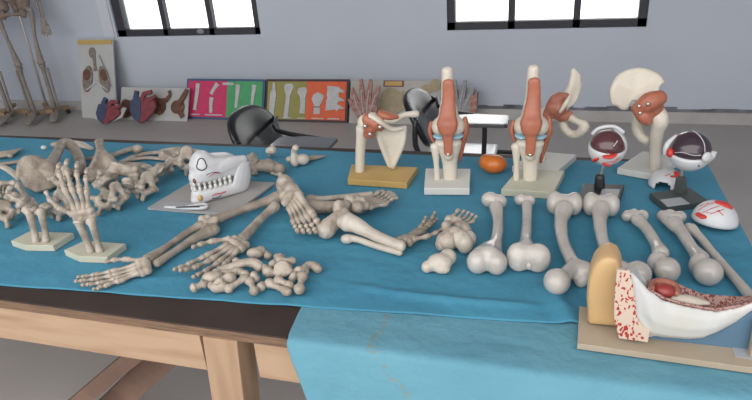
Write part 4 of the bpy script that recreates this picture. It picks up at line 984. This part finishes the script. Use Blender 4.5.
knee((-.262,1.436,TZ), .10, 'left knee joint model with red thigh muscle on a white base', [(-.052,-.066),(.062,-.063),(.060,.066),(-.062,.066)], M['basew'])
knee((-.060,1.455,TZ), .02, 'right knee joint model with red thigh muscle on a greenish base', [(-.057,-.068),(.068,-.074),(.096,.066),(-.022,.070)], M['baseg'])

# ------------------------------------------------------------------ shoulder model
yS = 1.475
sh = thing('shoulder_model', (-0.4412,1.4527,0.755), 'shoulder joint model with shoulder blade and red ligaments on a yellow base', 'shoulder model')
B().prism([(-0.5254,1.4005,0.755),(-0.36,1.3961,0.755),(-0.3547,1.5062,0.755),(-0.5481,1.5048,0.755)], (0,0,.018), .002).build('base', M['basey'], sh, smooth=False)
B().tube([(-0.5089,1.46,0.7663),(-0.5058,1.46,0.8052),(-0.4987,1.46,0.8579),(-0.4899,1.46,0.8979)], [.0145,.0135,.0145,.020]).ell((-0.4804,1.46,0.9122), (.024,.022,.024)).build('upper_arm_bone', M['ivory'], sh, vox=.0035)
b = B(); blade(b, [(-0.452,1.46,0.9212),(-0.4339,1.47,0.9017),(-0.4024,1.475,0.8981),(-0.3816,1.48,0.8998),(-0.3832,1.48,0.8661),(-0.3963,1.48,0.8256),(-0.4154,1.48,0.7837),(-0.4272,1.48,0.7772),(-0.4373,1.48,0.8004),(-0.4458,1.47,0.8476),(-0.4541,1.46,0.8905)], .010)
b.tube([(-0.3817,1.48,0.897),(-0.3835,1.48,0.8605),(-0.3994,1.48,0.8196),(-0.4213,1.48,0.7804)], [.008,.007,.007,.009]).tube([(-0.4524,1.46,0.9156),(-0.4437,1.465,0.8581),(-0.4254,1.475,0.7852)], [.012,.009,.008]).tube([(-0.4569,1.435,0.9426),(-0.4336,1.435,0.9269),(-0.4094,1.45,0.9008),(-0.3847,1.47,0.8975)], [.012,.010,.007,.006], flat=(1.3,.7))
b.build('shoulder_blade', M['ivory'], sh, vox=.0035, it=3)
B().tube([(-0.4296,1.45,0.9276),(-0.4027,1.46,0.9223),(-0.3802,1.48,0.9302),(-0.3497,1.5,0.9273)], [.009,.008,.007,.010]).build('collarbone', M['ivory'], sh)
b = B().ell((-0.4636,1.44,0.9081), (.020,.016,.024)).tube([(-0.4744,1.445,0.9309),(-0.4438,1.44,0.9169),(-0.4351,1.445,0.9045)], [.016,.020,.012]).tube([(-0.4367,1.45,0.9437),(-0.4161,1.452,0.9354),(-0.392,1.462,0.9301)], [.012,.013,.006], flat=(1.2,.8)).tube([(-0.4778,1.445,0.8866),(-0.4595,1.44,0.8889)], .012)
b.build('joint_ligaments', M['muscle'], sh, vox=.003, it=3)
for p in ((-0.4699,1.418,0.918), (-0.4579,1.418,0.8965), (-0.4277,1.412,0.9184)): B().ell(p, .0055).build('screw', M['brass'], sh)

# ------------------------------------------------------------------ orange organ
solo(B().ell((-0.1491,1.5326,0.781), (.036,.028,.026)).ell((-0.1708,1.5347,0.785), (.020,.022,.022)).build('orange_organ_model', M['orange'], vox=.0035, it=4), 'glossy orange bean-shaped model by the back edge between the knee models', 'organ model')

# ------------------------------------------------------------------ hip models
hp = thing('hip_model', (-0.0029,1.5852,0.755), 'hip joint model seen edge-on, red ligaments, behind the right knee model', 'hip model', 'standing hip joint models')
B().prism([(-0.1015,1.5445,0.755),(0.0188,1.5282,0.755),(0.0655,1.649,0.755),(-0.0462,1.6637,0.755)], (0,0,.018), .002).build('base', M['basew'], hp, smooth=False)
yh = 1.60
b = B(); blade(b, [(0.0426,1.66,1.0066),(0.0586,1.66,0.9933),(0.0634,1.65,0.961),(0.0546,1.62,0.9367),(0.0381,1.6,0.9207),(0.0199,1.6,0.9312),(0.0261,1.62,0.9499),(0.0366,1.65,0.9823)], .016)
b.tube([(0.0426,1.66,1.0066),(0.0396,1.64,0.9742),(0.0265,1.61,0.9446),(0.0076,1.6,0.9256)], [.009,.010,.013,.022]).tube([(0.0155,1.6,0.9203),(0.0201,1.6,0.8875),(0.0318,1.59,0.8634),(0.0551,1.58,0.8537),(0.0735,1.57,0.8714),(0.0774,1.57,0.8851),(0.0598,1.575,0.8911),(0.0343,1.59,0.902)], [.018,.012,.011,.011,.013,.012,.009,.012])
b.build('hip_bone', M['ivory'], hp, vox=.004, it=3)
B().tube([(-0.0143,1.6,0.9088),(-0.0288,1.6,0.8919),(-0.0323,1.6,0.8582),(-0.0292,1.6,0.795),(-0.0276,1.6,0.7627)], [.022,.020,.015,.014,.014]).build('thigh_bone', M['ivory'], hp, vox=.004)
b = B().ell((0.0028,1.575,0.9276), (.028,.022,.024)).tube([(-0.0184,1.575,0.9028),(0.0016,1.58,0.9475),(0.0284,1.59,0.9529)], [.014,.018,.012]).tube([(-0.0146,1.575,0.9273),(0.0193,1.58,0.9021),(0.0388,1.59,0.9102)], [.016,.014,.010])
b.build('joint_ligaments', M['muscle2'], hp, vox=.003, it=3)
B().tube([(0.0132,1.55,0.9247),(0.0264,1.553,0.9477),(0.0352,1.57,0.9613)], [.004,.006,.004]).build('ivory_ligament', M['ivory'], hp)
hp = thing('hip_model', (0.2483,1.6223,0.755), 'hip joint model with broad fan-shaped ilium facing the camera, on white base', 'hip model', 'standing hip joint models')
B().prism([(0.1669,1.5637,0.755),(0.2522,1.5282,0.755),(0.3296,1.6462,0.755),(0.2407,1.6955,0.755)], (0,0,.018), .002).build('base', M['basew'], hp, smooth=False)
b = B(); blade(b, [(0.1399,1.6,0.9594),(0.1417,1.6,0.9903),(0.1574,1.61,1.0057),(0.1855,1.62,1.0135),(0.2134,1.62,1.0135),(0.2379,1.62,1.0009),(0.252,1.61,0.9884),(0.2455,1.6,0.9758),(0.2477,1.59,0.948),(0.2248,1.59,0.9271),(0.1946,1.59,0.9473),(0.1838,1.595,0.9431),(0.1798,1.6,0.918),(0.1631,1.6,0.9177),(0.1448,1.6,0.9332)], .016)
b.tube([(0.1448,1.6,0.9332),(0.1389,1.6,0.9697),(0.1553,1.61,1.0032),(0.1995,1.62,1.0135),(0.2379,1.62,1.0009),(0.2523,1.61,0.9858)], [.008,.009,.009,.010,.009,.008])
b.tube([(0.227,1.59,0.9478),(0.2208,1.59,0.9218)], [.028,.026]).tube([(0.2112,1.61,0.8996),(0.2076,1.61,0.8672),(0.2212,1.6,0.8438),(0.235,1.59,0.8396)], [.020,.015,.013,.012])
b.build('hip_bone', M['ivory'], hp, vox=.004, it=4)
b = B().tube([(0.2578,1.57,0.7683),(0.2512,1.57,0.823),(0.25,1.57,0.8712),(0.2514,1.57,0.8975),(0.2425,1.575,0.919)], [.0145,.0145,.017,.024,.024]).ell((0.2547,1.57,0.9079), (.018,.02,.022))
b.build('thigh_bone', M['ivory'], hp, vox=.004)
b = B().ell((0.2233,1.565,0.9371), (.034,.024,.030)).tube([(0.1983,1.56,0.9305),(0.2222,1.552,0.9536),(0.2488,1.56,0.9642)], [.018,.026,.018]).tube([(0.1949,1.56,0.9406),(0.2127,1.55,0.9159),(0.2256,1.55,0.9033)], [.016,.018,.012])
b.build('joint_ligaments', M['muscle'], hp, vox=.003, it=3)
for p in ((0.1965,1.537,0.9475), (0.2005,1.535,0.9305), (0.2146,1.526,0.956)): B().ell(p, .005).build('screw', M['brass'], hp)

# ------------------------------------------------------------------ eye models
def half_ball(c, r, axis, z0=-1, z1=0, th=.0, seg=28, n=10):
    """lathe of a sphere band between z0 and z1 (in radii) along axis"""
    pr = []
    for k in range(n+1):
        a = math.asin(max(-1,min(1,z0)))+(math.asin(max(-1,min(1,z1)))-math.asin(max(-1,min(1,z0))))*k/n
        pr.append((r*math.cos(a), r*math.sin(a)))
    return B().lathe(c, pr, axis, seg)
def patch(c, r, dirs, w, m, name, parent):
    """raised strip hugging a ball of radius r"""
    B().tube([V(c)+V(d).normalized()*r for d in dirs], w, seg=8, flat=(1,.35), fdir=None, sub=4).build(name, m, parent)
ey = thing('eye_model', (0.1342,1.4564,0.755), 'eyeball model with maroon dome and red muscles on a black stand with silver label', 'eye model', 'eyeball models')
B().prism([(0.0644,1.3596,0.755),(0.1581,1.365,0.755),(0.1768,1.4683,0.755),(0.0801,1.4646,0.755)], (0,0,.012), .002).build('base', M['dark'], ey, smooth=False)
B().prism([(0.1101,1.3515,0.7672),(0.1496,1.3545,0.7672),(0.1641,1.4362,0.7672),(0.1227,1.4337,0.7672)], (0,0,.001)).build('label_plate', M['silver'], ey, smooth=False)
ye = 1.50
c = V((0.125,1.44,0.8718)); r = .043
B().tube([(0.117,1.44,0.7694),(0.1156,1.44,0.7988)], [.013,.011], seg=14).build('stem_sleeve', M['dark'], ey)
B().tube([(0.1161,1.44,0.7935),(0.1238,1.44,0.8358)], .0035).build('stem_rod', M['brass'], ey)
ax = V((.08,-.12,1)).normalized()
half_ball(c, r, ax, -1, .12).build('white_shell', M['white'], ey)
half_ball(c+ax*.004, r*.93, ax, 0, 1).build('vitreous_dome', M['maroon'], ey)
half_ball(c+V((.002,.006,.002)), r*1.015, V((.75,.45,.30)), .55, .9).build('side_shell', M['white'], ey)
B().tube([c+V((-.035,.012,.030)), c+V((-.02,.010,.046)), c+V((.012,.012,.050)), c+V((.034,.012,.036))], .0045).build('shell_rim', M['white'], ey)
patch(c, r*1.0, [(.35,-.9,-.02),(.12,-.98,-.10),(-.12,-.97,-.12)], [.008,.013,.012], M['red'], 'eye_muscle', ey)
patch(c, r*1.0, [(-.50,-.80,-.35),(-.62,-.60,-.55)], [.009,.010], M['red'], 'eye_muscle', ey)
patch(c, r*1.0, [(-.1,-.72,-.66),(.12,-.62,-.75)], [.010,.009], M['red'], 'eye_muscle', ey)
patch(c, r*1.0, [(.5,-.78,-.3),(.25,-.85,-.45),(.0,-.85,-.5),(-.2,-.8,-.55)], [.002,.002,.002,.001], M['red'], 'vein', ey)
patch(c, r*1.0, [(.62,-.7,-.2),(.45,-.74,-.5),(.3,-.7,-.62)], [.002,.002,.001], M['red'], 'vein', ey)
patch(c+ax*.004, r*.935, [(.25,-.85,.35),(.45,-.65,.6)], [.0015,.0015], M['white'], 'white_line', ey)

ey = thing('eye_model', (0.292,1.4199,0.755), 'eyeball model with split plum dome on a dark green stand, rightmost', 'eye model', 'eyeball models')
B().prism([(0.2285,1.4166,0.755),(0.2542,1.3448,0.755),(0.3503,1.3902,0.755),(0.3203,1.4638,0.755)], (0,0,.016), .002).build('base', M['dgreen'], ey, smooth=False)
B().prism([(0.2459,1.3788,0.7712),(0.2581,1.3432,0.7712),(0.3067,1.366,0.7712),(0.2931,1.3992,0.7712)], (0,0,.001)).build('label_plate', M['silver'], ey, smooth=False)
ye = V((0.3003,1.4323,0.755)).y
B().tube([(0.2965,1.432,0.7667),(0.2932,1.432,0.8064)], [.015,.011], seg=4).build('stem_sleeve', M['dgreen'], ey, smooth=False)
B().tube([(0.2939,1.432,0.8014),(0.2912,1.432,0.8366)], .0035).build('stem_rod', M['brass'], ey)
c = V((0.3028,1.432,0.8742)); r = .0465
ax = V((.0,-.15,1)).normalized()
half_ball(c, r*1.0, ax, -1, .0).build('white_shell', M['white'], ey)
half_ball(c+ax*.002, r*.95, ax, 0, 1).build('vitreous_dome', M['plum'], ey)
patch(c+ax*.002, r*.955, [(-.75,-.55,.05),(-.45,-.75,.16),(-.05,-.95,.10),(.3,-.9,.10)], .002, M['white'], 'white_line', ey)
patch(c+ax*.002, r*.955, [(.48,-.80,.12),(.42,-.62,.6),(.22,-.3,.95),(.0,.1,1)], .0028, M['white'], 'white_line', ey)
B().tube([c+V((-.030,.012,.030)), c+V((-.048,.006,.012)), c+V((-.050,.0,-.010))], [.006,.007,.006]).build('shell_rim', M['white'], ey)
B().ell(c+V((-.044,-.016,.0)), (.008,.011,.011)).build('eye_muscle', M['red'], ey)
cb = c+V((.026,-.040,.002))
B().lathe(cb, [(.012,0),(.012,.003),(.008,.006),(.004,.007)], axis=(.5,-.8,.0), seg=18).build('lens_cap', M['white'], ey)
B().tube([c+V((.030,-.012,-.008)), c+V((.042,-.012,-.002)), c+V((.051,-.012,.004))], [.018,.012,.002]).build('cornea', M['white'], ey)
B().ell(c+V((.014,-.040,-.020)), .0022).build('peg', M['dark'], ey)

def shell(name, c, r, axis, arch_dir, label, patches, veins, m='white'):
    """open half shell with thickness, dome along axis"""
    bm = bmesh.new(); seg, n = 40, 12
    ax = V(axis).normalized(); a = V(arch_dir); a = (a-ax*a.dot(ax)).normalized(); bb = ax.cross(a); c = V(c)
    rows = []
    for k in range(n+1):
        ph = PI/2*k/n
        row = []
        for j in range(seg):
            th = 2*PI*j/seg
            row.append(bm.verts.new(c+(a*math.cos(th)+bb*math.sin(th))*r*math.cos(ph)+ax*r*math.sin(ph)))
        rows.append(row)
    for k in range(n):
        for j in range(seg):
            mid = (rows[k][j].co+rows[k+1][(j+1)%seg].co)/2-c
            # arched opening on the arch side
            if name == 'arch' and mid.dot(a) > 0 and math.hypot(mid.dot(bb), mid.dot(ax)) < r*.52: continue
            bm.faces.new((rows[k][j], rows[k][(j+1)%seg], rows[k+1][(j+1)%seg], rows[k+1][j]))
    bmesh.ops.remove_doubles(bm, verts=bm.verts[:], dist=1e-5)
    bmesh.ops.delete(bm, geom=[v for v in bm.verts if not v.link_faces], context='VERTS')
    bmesh.ops.recalc_face_normals(bm, faces=bm.faces[:])
    me = bpy.data.meshes.new('shell'); bm.to_mesh(me); bm.free()
    root = thing('eye_shell', (c.x,c.y,TZ), label, 'eye shell')
    o = link_mesh('half_shell', me, M[m], root)
    md = o.modifiers.new('t','SOLIDIFY'); md.thickness = .004; md.offset = -1
    Q = lambda d: a*d[0]+bb*d[1]+ax*d[2]
    for d, w in patches: patch(c, r, [Q(x) for x in d], w, M['red'], 'eye_muscle', root)
    for d in veins: patch(c, r+.0003, [Q(x) for x in d], .0014, M['red'], 'vein', root)
    return root
shell('arch', (0.2768,1.5039,0.756), .042, (0,0,1), (-.35,-.9,0), 'arched white eyeball shell with red patch, between the hip base and the plum eye', [([(.25,.7,.6),(.1,.5,.8),(-.1,.45,.9)],[.007,.010,.007]), ([(.5,.3,.8),(.35,.5,.8)],[.005,.007])], [[(.75,.5,.4),(.6,.7,.35)],[(.6,.0,.8),(.4,.2,.9)]])
shell('dome', (0.3449,1.3029,0.763), .046, (.1,.1,1), (-.3,-.9,0), 'white eyeball half shell with red blotches and veins, at the right end of the table', [([(.62,-.62,.36),(.80,-.40,.35)],[.010,.011]), ([(.15,-.1,.98),(.15,.25,.95),(.1,.5,.85)],[.008,.012,.008])], [[(.7,-.5,.5),(.6,-.2,.75),(.45,.05,.9)],[(.8,-.2,.55),(.7,.05,.7),(.5,.25,.8)],[(.5,-.7,.5),(.4,-.45,.8),(.3,-.2,.9)],[(.75,-.35,.55),(.62,.1,.75)],[(.65,.1,.7),(.72,.3,.6)],[(.3,-.7,.65),(.25,-.4,.85)]])

# ------------------------------------------------------------------ big bone section model at front right
jo = thing('bone_section_model', (0.1551,0.8631,0.755), 'large cut-open bone section model with yellow end on a wooden board', 'bone model')
B().prism([(0.0573,0.8204,0.755),(0.3142,0.812,0.755),(0.3082,0.891,0.755),(0.062,0.9262,0.755)], (0,0,.011), .001).build('base', M['board'], jo, smooth=False)
B().prism([(0.284,0.8331,0.7662),(0.3299,0.831,0.7662),(0.329,0.8588,0.7662),(0.2842,0.8594,0.7662)], (0,0,.001)).build('label_plate', M['silver'], jo, smooth=False)
hb = .011
y0 = V((0.0947,0.8778,0.755)).y
b = B().prism([(0.0726,0.865,0.7695),(0.067,0.865,0.8204),(0.0672,0.865,0.8568),(0.0726,0.865,0.8834),(0.0831,0.865,0.8982),(0.0958,0.865,0.9031),(0.1079,0.865,0.898),(0.1152,0.865,0.8825),(0.1222,0.865,0.8274),(0.1264,0.865,0.7713)], (.004,.060,0), .012)
b.build('yellow_end', M['yellow'], jo, vox=.0035, it=5)
FT = [(0.1046,0.836,0.8974),(0.1256,0.836,0.897),(0.1508,0.836,0.8706),(0.1754,0.838,0.8525),(0.2047,0.842,0.8436),(0.2279,0.846,0.8384),(0.2509,0.85,0.8341),(0.2824,0.858,0.84),(0.2991,0.862,0.8484),(0.327,0.866,0.8651)]
BM = [(0.1208,0.836,0.7766),(0.1591,0.836,0.7746),(0.1715,0.838,0.7808),(0.1892,0.84,0.7791),(0.2221,0.843,0.779),(0.2407,0.847,0.7807),(0.2574,0.85,0.7923),(0.287,0.858,0.8131),(0.3025,0.862,0.8289),(0.3289,0.866,0.8548)]
BT = [(0.1109,0.882,0.879),(0.1372,0.882,0.88),(0.1574,0.882,0.8563),(0.178,0.885,0.8568),(0.205,0.888,0.8505),(0.2358,0.89,0.8361),(0.2612,0.89,0.8355),(0.29,0.89,0.8364),(0.3065,0.888,0.8407),(0.3332,0.885,0.8586)]
b = B(); rings = []; tops = []
for i, (f, m_, k) in enumerate(zip(FT, BM, BT)):
    f, m_, k = V(f), V(m_), V(k)
    bul = -.010 if 1 < i < 7 else -.004
    if i < 2: bul = 0
    bb = m_+V((0,k.y-f.y,.002))
    q = [f, f.lerp(m_,.25)+V((0,bul*.8,0)), f.lerp(m_,.55)+V((0,bul,0)), f.lerp(m_,.85)+V((0,bul*.5,0)), m_+V((0,.004,0)), m_.lerp(bb,.5)-V((0,0,.001)), bb, bb.lerp(k,.5)+V((0,.004,0)), k]
    dip = .014 if 2 <= i <= 6 else .004
    if i < 2: dip = 0
    t1 = k.lerp(f,.25)-V((0,0,dip)); t2 = k.lerp(f,.72)-V((0,0,dip))
    q += [t1, t2]; tops.append((k.lerp(f,.08), t1, t2, k.lerp(f,.94)))
    rings.append([b.bm.verts.new(p) for p in q])
for r0, r1 in zip(rings, rings[1:]):
    n = len(r0)
    for j in range(n): b.bm.faces.new((r0[j], r0[(j+1)%n], r1[(j+1)%n], r1[j]))
b.bm.faces.new(rings[0][::-1]); b.bm.faces.new(rings[-1])
hs = b.build('white_body', M['hwhite'], jo, vox=.003, it=3)
# speckled hollow on top
bm = bmesh.new(); U = V((0,0,.0035))
rows = [[bm.verts.new(V(p)+U) for p in tops[i]] for i in range(2,9)]
for r0, r1 in zip(rows, rows[1:]):
    for j in range(3): bm.faces.new((r0[j], r0[j+1], r1[j+1], r1[j]))
me = bpy.data.meshes.new('h'); bmesh.ops.recalc_face_normals(bm, faces=bm.faces[:]); bm.to_mesh(me); bm.free()
o = link_mesh('spongy_hollow', me, M['spongy'], jo); md = o.modifiers.new('t','SOLIDIFY'); md.thickness = .003
B().tube([V((0.1866,0.868,0.8392))+V((0,0,.002)), V((0.2181,0.868,0.8357))+V((0,0,.002)), V((0.2443,0.872,0.8326))], [.006,.009,.004], flat=(1.3,.6)).build('marrow_channel', M['ivory'], jo)
B().ell((0.177,0.862,0.8531), (.017,.013,.012)).build('blood_vessel', M['blood'], jo)
B().tube([(0.1568,0.845,0.8637),(0.1637,0.875,0.8578),(0.18,0.88,0.8583),(0.1964,0.88,0.8529),(0.1957,0.862,0.8499)], [.005,.006,.006,.006,.004]).build('vessel_rim', M['muscle2'], jo)
B().prism([(0.1039,0.832,0.9015),(0.122,0.832,0.9017),(0.1287,0.832,0.8778),(0.134,0.832,0.855),(0.1408,0.832,0.8189),(0.1511,0.832,0.8034),(0.1615,0.832,0.7993),(0.1615,0.832,0.7752),(0.119,0.832,0.7765),(0.108,0.832,0.8144),(0.1047,0.832,0.8568)], (0,.006,0), .001).build('cut_face', M['section'], jo, smooth=False)
B().prism([(.145,.855,.7663),(.35,.855,.7663),(0.3257,0.855,0.8566),(0.2997,0.855,0.8353),(0.2807,0.855,0.8144),(0.2578,0.855,0.7962),(0.1515,0.855,0.7805)], (0,.018,0)).build('blue_support', M['painted'], jo, smooth=False)
B().prism([(.304,.835,.7663),(.325,.835,.7663),(0.3205,0.835,0.8365),(0.3017,0.835,0.8267)], (0,.016,0), .004).build('end_post', M['board'], jo, smooth=False)
# ------------------------------------------------------------------ camera, daylight
cd = bpy.data.cameras.new('camera'); cam = bpy.data.objects.new('camera', cd); COL.objects.link(cam)
Rm = Matrix(((0.95908542,-0.05979975,0.27672937,0),(0.27545091,0.42300695,-0.86324499,0),(-0.06543661,0.90415104,0.42217169,1.40),(0,0,0,1)))
cam.matrix_world = Rm
cd.sensor_width = 36; cd.lens = 600/752*36; cd.clip_start = .02; cd.clip_end = 100
S.camera = cam

w = bpy.data.worlds.new('overcast'); S.world = w; w.use_nodes = True
N = w.node_tree.nodes; L = w.node_tree.links
bg = N['Background']; bg.inputs['Color'].default_value = (1.0,.985,.97,1); bg.inputs['Strength'].default_value = 1.9

def area(name, loc, rot, sx, sy, power, col=(1,1,1), portal=False):
    l = bpy.data.lights.new(name, 'AREA'); l.shape = 'RECTANGLE'; l.size = sx; l.size_y = sy; l.energy = power; l.color = col
    o = bpy.data.objects.new(name, l); COL.objects.link(o); o.location = loc; o.rotation_euler = rot
    if portal: l.cycles.is_portal = True
    return o
# open front side of the room and the two windows let the sky in
area('portal_front', ((XL+XR)/2, YF, (ZC+.9)/2), (PI/2,0,0), XR-XL, ZC-.9, 1, portal=True)
area('portal_top', ((XL+XR)/2, (YF+YC)/2, ZC), (0,0,0), XR-XL, YC-YF, 1, portal=True)
for wd in (W1, W2): area('portal_window', ((wd[0]+wd[1])/2, YW+.25, (wd[2]+wd[3])/2), (-PI/2,0,0), wd[1]-wd[0], wd[3]-wd[2], 1, portal=True)

S.view_settings.view_transform = 'Standard'; S.view_settings.look = 'None'
S.view_settings.gamma = 1; S.view_settings.use_curve_mapping = False
S.view_settings.exposure = .72

# ------------------------------------------------------------------ everything lies on the cloth
for o in SETTLE:
    if o.type != 'MESH' or o.name.startswith('blue_sheet'): continue
    d = TZ+.0006-o.location.z
    if d > 0 or (o.get('group') != pile and d > -.012): o.location.z += d
for o in list(S.objects):
    if o.get('category') in ('arm skeleton','hand skeleton','foot skeleton'): settle(o)
